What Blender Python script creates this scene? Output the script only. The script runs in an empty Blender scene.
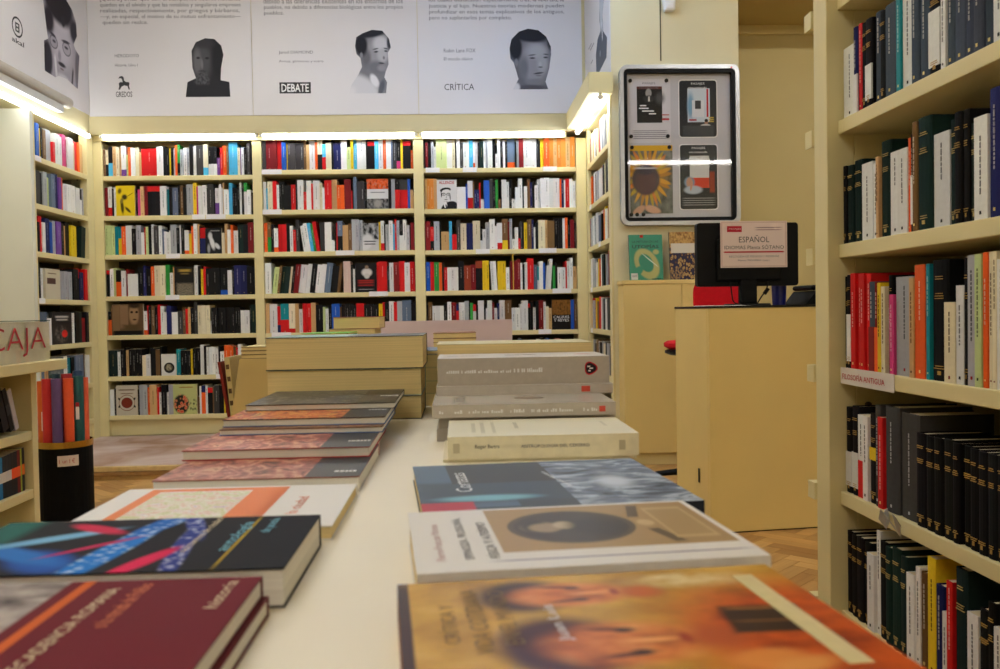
import bpy, bmesh, math, random, re
from mathutils import Matrix, Vector, Euler
R_ = math.radians
random.seed(7)
SC = bpy.context.scene
COL = SC.collection

# ------------------------------------------------------------------ camera
cam_d = bpy.data.cameras.new('camera'); cam = bpy.data.objects.new('camera', cam_d); COL.objects.link(cam)
cam.location = (0, 0, 0.95)
cam.rotation_euler = (Matrix.Rotation(R_(-2.54), 4, 'Z') @ Matrix.Rotation(R_(90 - 1.417), 4, 'X') @ Matrix.Rotation(R_(-0.967), 4, 'Z')).to_euler()
cam_d.sensor_width = 23.6; cam_d.lens = 23.6 * 0.9; cam_d.clip_start = 0.02
cam_d.dof.use_dof = True; cam_d.dof.focus_distance = 2.8; cam_d.dof.aperture_fstop = 7.5
SC.camera = cam
# ------------------------------------------------------------------ light levels, world, exposure
TUBE = 30.0          # bookcase tubes
BATTEN = 52.0        # ceiling battens (warm white)
COOL = 44.0          # daylight tubes near the end wall
TUBE_LEFT = 15.0     # corner bookcase tubes
w_ = bpy.data.worlds.new('world'); SC.world = w_; w_.use_nodes = True
w_.node_tree.nodes['Background'].inputs[0].default_value = (0.6, 0.65, 0.7, 1)
w_.node_tree.nodes['Background'].inputs[1].default_value = 0.02
SC.view_settings.view_transform = 'Standard'; SC.view_settings.look = 'None'
SC.view_settings.gamma = 1.0; SC.view_settings.use_curve_mapping = False
SC.view_settings.exposure = 0.0

# ------------------------------------------------------------------ helpers: materials
def lin(c):
    return tuple(((v/255)/12.92 if v/255 <= .04045 else ((v/255+.055)/1.055)**2.4) for v in c[:3]) + (1,)
def new_mat(name):
    m = bpy.data.materials.new(name); m.use_nodes = True
    return m, m.node_tree.nodes, m.node_tree.links, m.node_tree.nodes['Principled BSDF']
MATS = {}
def mat(name, col=None, rough=.5, var=.06, scale=12, metal=0, spec=.5, emis=0, bump=0, bscale=60):
    """painted / plain surface with fine procedural variation"""
    if name in MATS: return MATS[name]
    m, N, L, b = new_mat(name)
    b.inputs['Roughness'].default_value = rough; b.inputs['Metallic'].default_value = metal
    b.inputs['Specular IOR Level'].default_value = spec
    c = lin(col)
    if var:
        tc = N.new('ShaderNodeTexCoord'); nz = N.new('ShaderNodeTexNoise'); nz.inputs['Scale'].default_value = scale; nz.inputs['Detail'].default_value = 4
        rp = N.new('ShaderNodeValToRGB'); rp.color_ramp.elements[0].position = .3; rp.color_ramp.elements[1].position = .7
        rp.color_ramp.elements[0].color = tuple(v*(1-var) for v in c[:3]) + (1,)
        rp.color_ramp.elements[1].color = tuple(min(1, v*(1+var)) for v in c[:3]) + (1,)
        L.new(tc.outputs['Object'], nz.inputs['Vector']); L.new(nz.outputs['Fac'], rp.inputs['Fac']); L.new(rp.outputs['Color'], b.inputs['Base Color'])
        if bump:
            n2 = N.new('ShaderNodeTexNoise'); n2.inputs['Scale'].default_value = bscale
            bp = N.new('ShaderNodeBump'); bp.inputs['Strength'].default_value = bump; bp.inputs['Distance'].default_value = .002
            L.new(tc.outputs['Object'], n2.inputs['Vector']); L.new(n2.outputs['Fac'], bp.inputs['Height']); L.new(bp.outputs['Normal'], b.inputs['Normal'])
    else: b.inputs['Base Color'].default_value = c
    if emis:
        b.inputs['Emission Color'].default_value = c; b.inputs['Emission Strength'].default_value = emis
    MATS[name] = m
    return m
def attr_mat(name, rough=.5, spec=.25):
    """colour from the mesh's own colour attribute (dyed paper, cloth, card), with faint mottling"""
    m, N, L, b = new_mat(name)
    a = N.new('ShaderNodeVertexColor'); a.layer_name = 'Col'
    tc = N.new('ShaderNodeTexCoord'); nz = N.new('ShaderNodeTexNoise'); nz.inputs['Scale'].default_value = 90
    mr = N.new('ShaderNodeMapRange'); mr.inputs[3].default_value = .88; mr.inputs[4].default_value = 1.1
    mx = N.new('ShaderNodeMix'); mx.data_type = 'RGBA'; mx.blend_type = 'MULTIPLY'; mx.inputs[0].default_value = 1
    L.new(tc.outputs['Object'], nz.inputs['Vector']); L.new(nz.outputs['Fac'], mr.inputs[0])
    L.new(a.outputs['Color'], mx.inputs[6]); L.new(mr.outputs[0], mx.inputs[7]); L.new(mx.outputs[2], b.inputs['Base Color'])
    b.inputs['Roughness'].default_value = rough; b.inputs['Specular IOR Level'].default_value = spec
    MATS[name] = m
    return m
def page_mat(name, col, axis='Z', freq=900):
    """stacked paper edges: fine lines along one axis"""
    m, N, L, b = new_mat(name); c = lin(col)
    tc = N.new('ShaderNodeTexCoord'); mp = N.new('ShaderNodeMapping')
    mp.inputs['Scale'].default_value = tuple(freq if a == axis else 3 for a in 'XYZ')
    nz = N.new('ShaderNodeTexNoise'); nz.inputs['Scale'].default_value = 1; nz.inputs['Detail'].default_value = 2
    rp = N.new('ShaderNodeValToRGB'); rp.color_ramp.elements[0].position = .25; rp.color_ramp.elements[1].position = .75
    rp.color_ramp.elements[0].color = tuple(v*.86 for v in c[:3]) + (1,); rp.color_ramp.elements[1].color = tuple(min(1, v*1.06) for v in c[:3]) + (1,)
    L.new(tc.outputs['Object'], mp.inputs['Vector']); L.new(mp.outputs[0], nz.inputs['Vector']); L.new(nz.outputs['Fac'], rp.inputs['Fac']); L.new(rp.outputs[0], b.inputs['Base Color'])
    b.inputs['Roughness'].default_value = .8
    MATS[name] = m
    return m
def print_mat(name, base, shapes=(), rough=.6, spec=.08, bump=0):
    """flat print on paper: base colour (or noise) with soft ellipses / rectangles in UV space.
    shape = (kind 'e'|'r', cx, cy, rx, ry, rotation deg, colour, softness)"""
    m, N, L, b = new_mat(name)
    uv = N.new('ShaderNodeUVMap'); uv.uv_map = 'UV'
    def src(c):
        if isinstance(c, dict):
            t = N.new('ShaderNodeTexNoise' if c.get('t', 'n') == 'n' else 'ShaderNodeTexVoronoi')
            t.inputs['Scale'].default_value = c['s']
            if c.get('t', 'n') == 'n': t.inputs['Detail'].default_value = c.get('d', 4); t.inputs['Distortion'].default_value = c.get('w', 0)
            mp = N.new('ShaderNodeMapping'); mp.inputs['Scale'].default_value = c.get('m', (1, 1, 1)); mp.inputs['Location'].default_value = c.get('o', (0, 0, 0))
            L.new(uv.outputs[0], mp.inputs['Vector']); L.new(mp.outputs[0], t.inputs['Vector'])
            rp = N.new('ShaderNodeValToRGB'); cr = rp.color_ramp; st = c['c']
            while len(cr.elements) < len(st): cr.elements.new(.5)
            for e, (p, k) in zip(cr.elements, st): e.position = p; e.color = lin(k)
            if c.get('k'): cr.interpolation = 'CONSTANT'
            L.new(t.outputs['Fac' if c.get('t', 'n') == 'n' else 'Distance'], rp.inputs['Fac'])
            return rp.outputs[0]
        r = N.new('ShaderNodeRGB'); r.outputs[0].default_value = lin(c); return r.outputs[0]
    cur = src(base)
    for k, cx, cy, rx, ry, ro, c, so in shapes:
        mp = N.new('ShaderNodeMapping'); mp.vector_type = 'TEXTURE'
        mp.inputs['Location'].default_value = (cx, cy, 0); mp.inputs['Rotation'].default_value = (0, 0, R_(ro)); mp.inputs['Scale'].default_value = (rx, ry, 1)
        L.new(uv.outputs[0], mp.inputs['Vector'])
        if k == 'e':
            ln = N.new('ShaderNodeVectorMath'); ln.operation = 'LENGTH'; L.new(mp.outputs[0], ln.inputs[0]); d = ln.outputs['Value']
        else:
            ab = N.new('ShaderNodeVectorMath'); ab.operation = 'ABSOLUTE'; L.new(mp.outputs[0], ab.inputs[0])
            sx = N.new('ShaderNodeSeparateXYZ'); L.new(ab.outputs[0], sx.inputs[0])
            mxm = N.new('ShaderNodeMath'); mxm.operation = 'MAXIMUM'; L.new(sx.outputs[0], mxm.inputs[0]); L.new(sx.outputs[1], mxm.inputs[1]); d = mxm.outputs[0]
        mr = N.new('ShaderNodeMapRange'); mr.interpolation_type = 'SMOOTHSTEP'
        mr.inputs[1].default_value = 1 - so; mr.inputs[2].default_value = 1 + so*.5 + .001; mr.inputs[3].default_value = 1; mr.inputs[4].default_value = 0
        L.new(d, mr.inputs[0])
        mx = N.new('ShaderNodeMix'); mx.data_type = 'RGBA'; L.new(mr.outputs[0], mx.inputs[0]); L.new(cur, mx.inputs[6]); L.new(src(c), mx.inputs[7]); cur = mx.outputs[2]
    L.new(cur, b.inputs['Base Color']); b.inputs['Roughness'].default_value = rough; b.inputs['Specular IOR Level'].default_value = spec
    MATS[name] = m
    return m

# ------------------------------------------------------------------ helpers: meshes and things
class MB:
    def __init__(s): s.v = []; s.f = []; s.c = []; s.m = []; s.uv = {}
    def quad(s, p, col=(200, 200, 200), mi=0, uv=None):
        i = len(s.v); s.v += [tuple(q) for q in p]; s.f.append(tuple(range(i, i+len(p)))); s.c.append(col); s.m.append(mi)
        if uv: s.uv[len(s.f)-1] = uv
    def box(s, x0, x1, y0, y1, z0, z1, col=(200, 200, 200), mi=0, M=None, cols=None):
        P = [(x0,y0,z0),(x1,y0,z0),(x1,y1,z0),(x0,y1,z0),(x0,y0,z1),(x1,y0,z1),(x1,y1,z1),(x0,y1,z1)]
        if M is not None: P = [tuple(M @ Vector(p)) for p in P]
        i = len(s.v); s.v += P
        for k, fc in enumerate(((0,3,2,1),(4,5,6,7),(0,1,5,4),(2,3,7,6),(1,2,6,5),(3,0,4,7))):   # bottom top front(-y) back right left
            s.f.append(tuple(i+q for q in fc)); s.c.append((cols or {}).get(k, col)); s.m.append(mi)
    def cyl(s, p0, p1, r0, r1=None, n=14, col=(200,200,200), mi=0, caps=True):
        r1 = r0 if r1 is None else r1
        a = Vector(p0); b = Vector(p1); d = (b-a).normalized(); u = d.orthogonal().normalized(); w = d.cross(u)
        i = len(s.v)
        for q, r in ((a, r0), (b, r1)):
            for k in range(n):
                t = 2*math.pi*k/n; s.v.append(tuple(q + u*math.cos(t)*r + w*math.sin(t)*r))
        for k in range(n): s.f.append((i+k, i+(k+1) % n, i+n+(k+1) % n, i+n+k)); s.c.append(col); s.m.append(mi)
        if caps:
            s.f.append(tuple(i+k for k in reversed(range(n)))); s.c.append(col); s.m.append(mi)
            s.f.append(tuple(i+n+k for k in range(n))); s.c.append(col); s.m.append(mi)
    def prism(s, pts, z0, z1, col=(200,200,200), mi=0, M=None):
        """polygon pts (x, y) extruded z0..z1"""
        n = len(pts); P = [(x, y, z0) for x, y in pts] + [(x, y, z1) for x, y in pts]
        if M is not None: P = [tuple(M @ Vector(p)) for p in P]
        i = len(s.v); s.v += P
        s.f.append(tuple(i+k for k in reversed(range(n)))); s.f.append(tuple(i+n+k for k in range(n))); s.c += [col]*2; s.m += [mi]*2
        for k in range(n): s.f.append((i+k, i+(k+1) % n, i+n+(k+1) % n, i+n+k)); s.c.append(col); s.m.append(mi)
    def mesh(s, name, mats, col=False, smooth=False):
        me = bpy.data.meshes.new(name); me.from_pydata(s.v, [], s.f)
        for m in (mats if isinstance(mats, (list, tuple)) else [mats]): me.materials.append(m)
        me.polygons.foreach_set('material_index', s.m)
        if smooth: me.polygons.foreach_set('use_smooth', [True]*len(s.f))
        if col:
            a = me.color_attributes.new('Col', 'FLOAT_COLOR', 'CORNER'); cc = {}
            flat = []
            for f, c in zip(s.f, s.c):
                if c not in cc: cc[c] = lin(c)
                flat += list(cc[c])*len(f)
            a.data.foreach_set('color', flat)
        if s.uv:
            u = me.uv_layers.new(name='UV')
            for pi, q in s.uv.items():
                for li, t in zip(me.polygons[pi].loop_indices, q): u.data[li].uv = t
        me.update(); return me
def put(name, me, parent=None, loc=None, rot=None):
    o = bpy.data.objects.new(name, me); COL.objects.link(o)
    if parent: o.parent = parent
    if loc is not None: o.location = loc
    if rot is not None: o.rotation_euler = rot
    return o
def tag(o, label, cat=None, group=None, kind=None):
    if label: o['label'] = label
    if cat: o['category'] = cat
    if group: o['group'] = group
    if kind: o['kind'] = kind
    return o
def thing(name, label, cat, loc=(0,0,0), rz=0, group=None):
    o = put(name, None, None, loc, (0, 0, rz)); o.empty_display_size = .05
    return tag(o, label, cat, group)
def boxobj(name, x0, x1, y0, y1, z0, z1, m, parent=None, bevel=0, M=None):
    b = MB(); b.box(x0, x1, y0, y1, z0, z1, M=M); o = put(name, b.mesh(name, m), parent)
    if bevel:
        md = o.modifiers.new('bevel', 'BEVEL'); md.width = bevel; md.segments = 2; md.limit_method = 'ANGLE'
    return o
def struct(name, x0, x1, y0, y1, z0, z1, m, label):
    return tag(boxobj(name, x0, x1, y0, y1, z0, z1, m), label, None, None, 'structure')
FACE = {'-y': (R_(90), 0, 0), '+x': (R_(90), 0, R_(90)), '-x': (R_(90), 0, R_(-90)), 'up': (0, 0, 0)}
def text(body, w, h, m, parent, loc, rot, name='lettering', bold=0, shear=0, depth=0):
    """lettering as a mesh, lower left corner at loc, fitted to width w (and height h)"""
    cu = bpy.data.curves.new('t', 'FONT'); cu.body = body; cu.size = 1; cu.resolution_u = 2; cu.offset = bold; cu.shear = shear; cu.extrude = depth
    ob = bpy.data.objects.new('t', cu); me = bpy.data.meshes.new_from_object(ob)
    bpy.data.objects.remove(ob); bpy.data.curves.remove(cu)
    xs = [v.co.x for v in me.vertices]; ys = [v.co.y for v in me.vertices]
    x0, x1, y0, y1 = min(xs), max(xs), min(ys), max(ys)
    sx = w/(x1-x0); sy = h/(y1-y0) if h else sx
    for v in me.vertices: v.co.x = (v.co.x-x0)*sx; v.co.y = (v.co.y-y0)*sy; v.co.z *= min(sx, sy)
    me.name = name; me.materials.clear(); me.materials.append(m)
    return put(name, me, parent, loc, rot)
def sheet(name, w, h, m, parent=None, loc=None, rot=None, t=.0006, m2=None):
    """printed sheet w x h in local XY, print facing +Z, lower left at origin, real thickness t"""
    b = MB(); b.box(0, w, 0, h, 0, t, mi=1 if m2 else 0); b.f.pop(1); b.c.pop(1); b.m.pop(1)
    b.quad([(0,0,t),(w,0,t),(w,h,t),(0,h,t)], mi=0, uv=[(0,0),(1,0),(1,1),(0,1)])
    return put(name, b.mesh(name, [m, m2] if m2 else m), parent, loc, rot)
def cutout(name, pts, m, parent, loc, rot, t=.0008):
    """printed outline (closed polygon) with UVs over its bounding box"""
    xs = [p[0] for p in pts]; ys = [p[1] for p in pts]; x0, x1, y0, y1 = min(xs), max(xs), min(ys), max(ys)
    b = MB(); b.quad([(x, y, t) for x, y in pts], uv=[((x-x0)/(x1-x0), (y-y0)/(y1-y0)) for x, y in pts])
    n = len(pts)
    for k in range(n):
        a, c = pts[k], pts[(k+1) % n]; b.quad([(a[0],a[1],0),(c[0],c[1],0),(c[0],c[1],t),(a[0],a[1],t)], uv=[(0,0)]*4)
    if sum(pts[k][0]*pts[(k+1) % n][1]-pts[(k+1) % n][0]*pts[k][1] for k in range(n)) < 0:
        b.f = [tuple(reversed(f)) for f in b.f]; b.uv = {k: list(reversed(v)) for k, v in b.uv.items()}
    return put(name, b.mesh(name, m), parent, loc, rot)

# ------------------------------------------------------------------ materials
FRIEZE = mat('frieze_paint', (206, 194, 150), .6, .03, 3)
COUNTERM = mat('counter_paint', (226, 200, 128), .55, .03, 3, bump=.08, bscale=140)
CREAM = mat('cream_paint', (222, 208, 154), .55, .03, 3, bump=.08, bscale=140)
WALLM = mat('wall_paint', (224, 213, 172), .7, .04, 2, bump=.1, bscale=90)
NICHE = mat('niche_paint', (214, 198, 142), .7, .04, 2)
CEIL = mat('ceiling_paint', (228, 226, 218), .8, .03, 2)
BACKP = mat('bookcase_back_shade', (74, 64, 42), .7, .08, 4)  # back panels coloured dark to put shade into the gaps around the books
TABLEM = mat('table_laminate', (246, 238, 216), .45, .02, 5, spec=.35)
BOOK = attr_mat('book_cover', .55, .15); CLOTH = attr_mat('book_cloth', .75, .08)
PAGES = page_mat('paper_pages', (234, 210, 150), 'Z', 700); PAGEX = page_mat('paper_pages_upright', (222, 208, 172), 'X', 900)
PWHITE = page_mat('paper_pages_white', (228, 224, 214), 'Z', 700)
PAPER = mat('white_paper', (238, 236, 234), .7, .02, 8)
BLACK = mat('black_plastic', (9, 9, 10), .5, .1, 20, spec=.15)
INK = mat('black_ink', (40, 40, 44), .6, 0); INK2 = mat('grey_ink', (96, 96, 104), .6, 0); REDINK = mat('red_ink', (176, 30, 40), .6, 0)
WHITEINK = mat('white_ink', (235, 235, 235), .6, 0)
METAL = mat('brushed_aluminium', (176, 178, 182), .35, .05, 30, metal=.8)
TUBEM = mat('fluorescent_tube', (232, 242, 255), .4, 0, emis=TUBE)
BATTENM = mat('batten_tube', (252, 249, 244), .4, 0, emis=BATTEN)
COOLM = mat('daylight_tube', (166, 206, 255), .4, 0, emis=COOL)
TUBELM = mat('fluorescent_tube_left', (240, 246, 250), .4, 0, emis=TUBE_LEFT)
HOUSING = mat('white_enamel', (230, 230, 226), .4, .03, 10)
# ================================================================== THE ROOM
JOINT = mat('parquet_joint', (70, 50, 28), .8, .1, 20)
def wood_mat(name, c0, c1, rough=.4):
    m, N, L, b = new_mat(name)
    tc = N.new('ShaderNodeTexCoord'); mp = N.new('ShaderNodeMapping'); mp.inputs['Scale'].default_value = (5, 60, 60)
    oi = N.new('ShaderNodeObjectInfo'); ad = N.new('ShaderNodeVectorMath'); ad.operation = 'ADD'
    nz = N.new('ShaderNodeTexNoise'); nz.inputs['Scale'].default_value = 1; nz.inputs['Detail'].default_value = 5
    mm = N.new('ShaderNodeMath'); mm.operation = 'MULTIPLY_ADD'; mm.inputs[1].default_value = .45; 
    a = N.new('ShaderNodeVertexColor'); a.layer_name = 'Col'
    sp = N.new('ShaderNodeSeparateColor'); s2 = N.new('ShaderNodeMath'); s2.operation = 'MULTIPLY_ADD'; s2.inputs[1].default_value = .55
    rp = N.new('ShaderNodeValToRGB'); rp.color_ramp.elements[0].color = lin(c0); rp.color_ramp.elements[1].color = lin(c1)
    rp.color_ramp.elements[0].position = .15; rp.color_ramp.elements[1].position = .85
    L.new(tc.outputs['Object'], ad.inputs[0]); L.new(oi.outputs['Random'], ad.inputs[1]); L.new(ad.outputs[0], mp.inputs['Vector']); L.new(mp.outputs[0], nz.inputs['Vector'])
    L.new(nz.outputs['Fac'], mm.inputs[0]); L.new(a.outputs['Color'], sp.inputs[0]); L.new(sp.outputs[0], s2.inputs[0]); L.new(mm.outputs[0], s2.inputs[2])
    L.new(oi.outputs['Random'], mm.inputs[2])
    # per-plank tone: object random (single planks) or the colour attribute (joined planks)
    mm.inputs[2].default_value = 0
    L.remove(mm.inputs[2].links[0])
    L.new(s2.outputs[0], rp.inputs['Fac']); L.new(rp.outputs[0], b.inputs['Base Color']); b.inputs['Roughness'].default_value = rough
    return m
PLANKM = wood_mat('parquet_oak', (150, 104, 52), (214, 170, 104))

floor = struct('floor', -3.05, 4.5, -4.2, 7.1, -.06, -.012, JOINT, 'oak herringbone parquet floor of the shop')
PW, PL = .065, .26
ca, sa = math.cos(R_(45)), math.sin(R_(45))
planks = []
for j in range(-40, 40):
    for k in range(-160, 160):
        ox, oy = k*PW - j*PL, k*PW + j*PL
        for (cx, cy, ang) in ((ox+PL/2, oy+PW/2, 0), (ox+PW/2, oy+PW+PL/2, 90)):
            X, Y = cx*ca - cy*sa, cx*sa + cy*ca
            X += .7; Y += 2.0
            if -2.9 < X < 4.35 and -4.0 < Y < 6.95: planks.append((X, Y, ang+45))
def seen(p):
    X, Y, _ = p
    if .28 < X < 1.35 and 1.7 < Y < 3.9: return 1 + 1/Y
    if -2.15 < X < -.55 and 3.6 < Y < 5.34 and X > -.47*Y: return 1/Y
    return 0
planks.sort(key=lambda p: -seen(p))
pmeshes = []
for tone in range(6):
    b = MB(); g = 60 + tone*36
    b.box(-PL/2+.0008, PL/2-.0008, -PW/2+.0008, PW/2-.0008, -.012, 0, col=(g, g, g)); pmeshes.append(b.mesh('plank', PLANKM, col=True))
for X, Y, a in planks[:300]:
    put('plank', random.choice(pmeshes), floor, (X, Y, 0), (0, 0, R_(a)))
b = MB()
for X, Y, a in planks[300:]:
    g = 60 + random.randrange(6)*36
    b.box(-PL/2+.0008, PL/2-.0008, -PW/2+.0008, PW/2-.0008, -.012, 0, col=(g, g, g), M=Matrix.Translation((X, Y, 0)) @ Matrix.Rotation(R_(a), 4, 'Z'))
tag(put('parquet_planks', b.mesh('parquet_planks', PLANKM, col=True), floor), 'rest of the oak herringbone planks', None, None, 'stuff')

struct('ceiling', -3.05, 4.5, -4.2, 7.1, 3.6, 3.7, CEIL, 'plain white ceiling above the shop')
struct('wall_left', -3.05, -2.952, -4.2, 7.1, -.012, 3.6, WALLM, 'cream wall behind the corner bookcase')
struct('wall_back', -2.952, 1.3, 7.055, 7.1, -.012, 3.6, WALLM, 'cream wall behind the three-bay bookcase')
struct('wall_front', -2.952, 4.4, -4.2, -4.1, -.012, 3.6, WALLM, 'cream wall at the street end of the shop')
struct('wall_right', 4.4, 4.5, -4.2, 7.1, -.012, 3.6, WALLM, 'cream far side wall of the shop')
# bulkheads over the bookcases carry the posters
struct('trim_1', -2.664, .97, 6.70, 7.055, 2.29, 3.6, FRIEZE, 'cream boxed bulkhead over the three-bay bookcase')
struct('trim_2', -2.952, -2.664, 3.9, 7.055, 2.29, 3.6, FRIEZE, 'cream boxed bulkhead over the corner bookcase')
struct('trim_3', .97, 1.3, 5.75, 7.055, 2.29, 3.6, CREAM, 'cream boxed bulkhead over the short return bookcase')
struct('trim_4', .82, .97, 5.55, 6.699, 2.295, 2.42, CREAM, 'cream lamp pelmet projecting over the return bookcase')
pier = struct('wall_pier', .97, 1.772, 5.6, 5.75, -.012, 3.6, WALLM, 'cream wall pier carrying the glazed noticeboard')
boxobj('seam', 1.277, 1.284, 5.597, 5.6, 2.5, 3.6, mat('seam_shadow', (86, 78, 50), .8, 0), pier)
struct('wall_niche', 1.772, 4.4, 6.2, 6.3, -.012, 2.9, NICHE, 'darker cream wall at the back of the recess')
struct('wall_niche_side', 1.70, 1.772, 5.75, 6.3, -.012, 2.9, NICHE, 'side cheek of the wall recess')
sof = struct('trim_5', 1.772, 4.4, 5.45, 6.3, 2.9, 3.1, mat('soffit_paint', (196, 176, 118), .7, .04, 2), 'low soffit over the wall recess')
boxobj('cove_moulding', 1.774, 4.4, 6.17, 6.199, 2.84, 2.9, CREAM, sof)

# low platform under the bookcases, plywood edge in three layers
plat = tag(put('platform', None), 'low worn plywood platform carrying the bookcases', None, None, 'structure')
PLY = [mat('plywood_a', (188, 154, 96), .6, .12, 30), mat('plywood_b', (150, 112, 62), .6, .12, 30), mat('plywood_c', (206, 178, 122), .6, .12, 30)]
for k, (z0, z1, dy) in enumerate(((-.0, .024, .012), (.026, .05, 0), (.052, .079, .008))):
    boxobj('plywood_layer', -2.952, .96, 5.36+dy, 6.76, z0, z1, PLY[k], plat)
def worn():
    m, N, L, b = new_mat('worn_lino')
    tc = N.new('ShaderNodeTexCoord'); nz = N.new('ShaderNodeTexNoise'); nz.inputs['Scale'].default_value = 2.2; nz.inputs['Detail'].default_value = 8; nz.inputs['Distortion'].default_value = .8
    rp = N.new('ShaderNodeValToRGB'); e = rp.color_ramp.elements; e[0].position = .32; e[0].color = lin((150, 112, 84)); e[1].position = .7; e[1].color = lin((206, 190, 184))
    k = rp.color_ramp.elements.new(.5); k.color = lin((184, 158, 146))
    L.new(tc.outputs['Object'], nz.inputs['Vector']); L.new(nz.outputs['Fac'], rp.inputs['Fac']); L.new(rp.outputs[0], b.inputs['Base Color']); b.inputs['Roughness'].default_value = .6
    return m
boxobj('worn_floor_sheet', -2.952, .96, 5.40, 6.76, .079, .081, worn(), plat)

# ================================================================== BOOKCASES
SH = {'A': [1.997, 1.705, 1.419, 1.114, .827, .523, .233], 'B': [2.03, 1.735, 1.425, 1.116, .823, .52, .233], 'C': [2.031, 1.728, 1.421, 1.117, .812, .52, .233]}
BAY = {'A': (-2.60, -1.511), 'B': (-1.445, -.325), 'C': (-.251, .892)}
YB = 6.75
bc = thing('bookcase', 'wide cream three-bay bookcase covering the end wall', 'bookcase', (-.85, 6.75, .081))
def part(root, name, x0, x1, y0, y1, z0, z1, m=CREAM, bevel=.0025):
    l = root.location
    return boxobj(name, x0-l.x, x1-l.x, y0-l.y, y1-l.y, z0-l.z, z1-l.z, m, root, bevel)
for x0, x1 in ((-2.664, -2.60), (-1.511, -1.445), (-.325, -.251), (.892, .968)): part(bc, 'upright', x0, x1, 6.75, 7.03, .081, 2.247)
part(bc, 'top_rail', -2.66, .968, 7.0, 7.03, 2.2472, 2.29); part(bc, 'added_baffle', -2.66, .82, 6.742, 6.748, 2.2475, 2.29)  # baffle is an added strip, keeping tube light off the bulkhead underside
part(bc, 'back_panel', -2.66, .968, 7.03, 7.05, .081, 2.29, BACKP, 0)
for k, (x0, x1) in BAY.items():
    for z in SH[k]: part(bc, 'shelf_board', x0+.0005, x1-.0005, 6.754, 7.03, z-.034, z)
    part(bc, 'plinth', x0+.0005, x1-.0005, 6.79, 6.81, .081, .199)
part(bc, 'divider', .405, .411, 6.76, 7.0, 1.1172, 1.39, mat('yellow_card', (206, 170, 60), .6, .05))
SHL = [1.99, 1.69, 1.385, 1.085, .785, .49, .23]
bl = thing('bookcase', 'narrow cream corner bookcase between pale end panel and corner post', 'bookcase', (-2.8, 6.2, .081))
part(bl, 'end_panel', -2.952, -2.64, 5.73, 5.77, .081, 2.262, mat('pale_end_panel', (216, 216, 202), .55, .02, 4))
part(bl, 'corner_post', -2.72, -2.664, 6.64, 6.75, .081, 2.29)
part(bl, 'back_panel', -2.95, -2.93, 5.77, 6.75, .081, 2.29, BACKP, 0)
part(bl, 'front_edge', -2.664, -2.6405, 5.77, 5.79, .081, 2.262)
for z in SHL: part(bl, 'shelf_board', -2.93, -2.664, 5.7705, 6.6395, z-.034, z)
part(bl, 'plinth', -2.70, -2.68, 5.7705, 6.6395, .081, .196)
hole = mat('peg_hole', (60, 52, 34), .9, 0)
for k in range(18): part(bl, 'peg_hole', -2.74, -2.73, 6.637, 6.6405, .45+k*.1, .462+k*.1, hole, 0)
SHR = [2.03, 1.72, 1.42, 1.117, .82, .52, .233]
br = thing('bookcase', 'short cream return bookcase beside the glazed noticeboard', 'bookcase', (1.1, 6.2, 0))
part(br, 'corner_post', .97, 1.0, 6.69, 6.75, 0, 2.29)
part(br, 'end_panel', .9703, 1.27, 5.7503, 5.775, 0, 2.29)
part(br, 'front_edge', .955, .9697, 5.6, 5.65, 0, 2.29)
part(br, 'back_panel', 1.25, 1.27, 5.775, 6.75, 0, 2.29, BACKP, 0)
for z in SHR: part(br, 'shelf_board', .9703, 1.25, 5.7755, 6.6895, z-.034, z)
part(br, 'plinth', .99, 1.01, 5.7755, 6.6895, 0, .199)
# tall side bookcase facing the table
SHS = [1.726, 1.416, 1.106, .795, .482, .178]
bs = thing('bookcase', 'tall cream side bookcase with small wooden cleats on its end post', 'bookcase', (1.1, 1.5, 0))
part(bs, 'end_post', .93, 1.0, 2.275, 2.357, 0, 2.6)
part(bs, 'end_panel', 1.0, 1.29, 2.275, 2.31, 0, 2.6)
part(bs, 'end_panel', .94, 1.29, .5, .54, 0, 2.6)
part(bs, 'back_panel', 1.27, 1.29, .54, 2.275, 0, 2.6, mat('side_back', (190, 176, 128), .7, .05, 4), 0)
for z in SHS: part(bs, 'shelf_board', .958, 1.27, .5405, 2.2745, z-.0345, z)
part(bs, 'shelf_board', .958, 1.27, .5405, 2.2745, 2.03, 2.064); part(bs, 'top_board', .93, 1.29, .5, 2.357, 2.6, 2.64)
part(bs, 'plinth', .985, 1.005, .5405, 2.2745, 0, .143)
for z in SHS:
    b = MB(); b.prism([(0, -.018), (0, -.045), (.052, -.03), (.052, 0), (0, 0)], 0, .045)
    o = put('cleat', b.mesh('cleat', CREAM), bs); o.matrix_local = Matrix.Translation((.935-1.1, 2.357-1.5+.045+.028, z)) @ Matrix.Rotation(R_(90), 4, 'X') @ Matrix.Rotation(0, 4, 'Z')
for z in (1.60, 1.28, .70): 
    b = MB(); b.cyl((1.03, 2.274, z), (1.03, 2.268, z), .008, n=12)
    put('peg_hole', b.mesh('peg_hole', hole), bs, (-1.1, -1.5, 0))

bs.location.y -= .04
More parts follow.
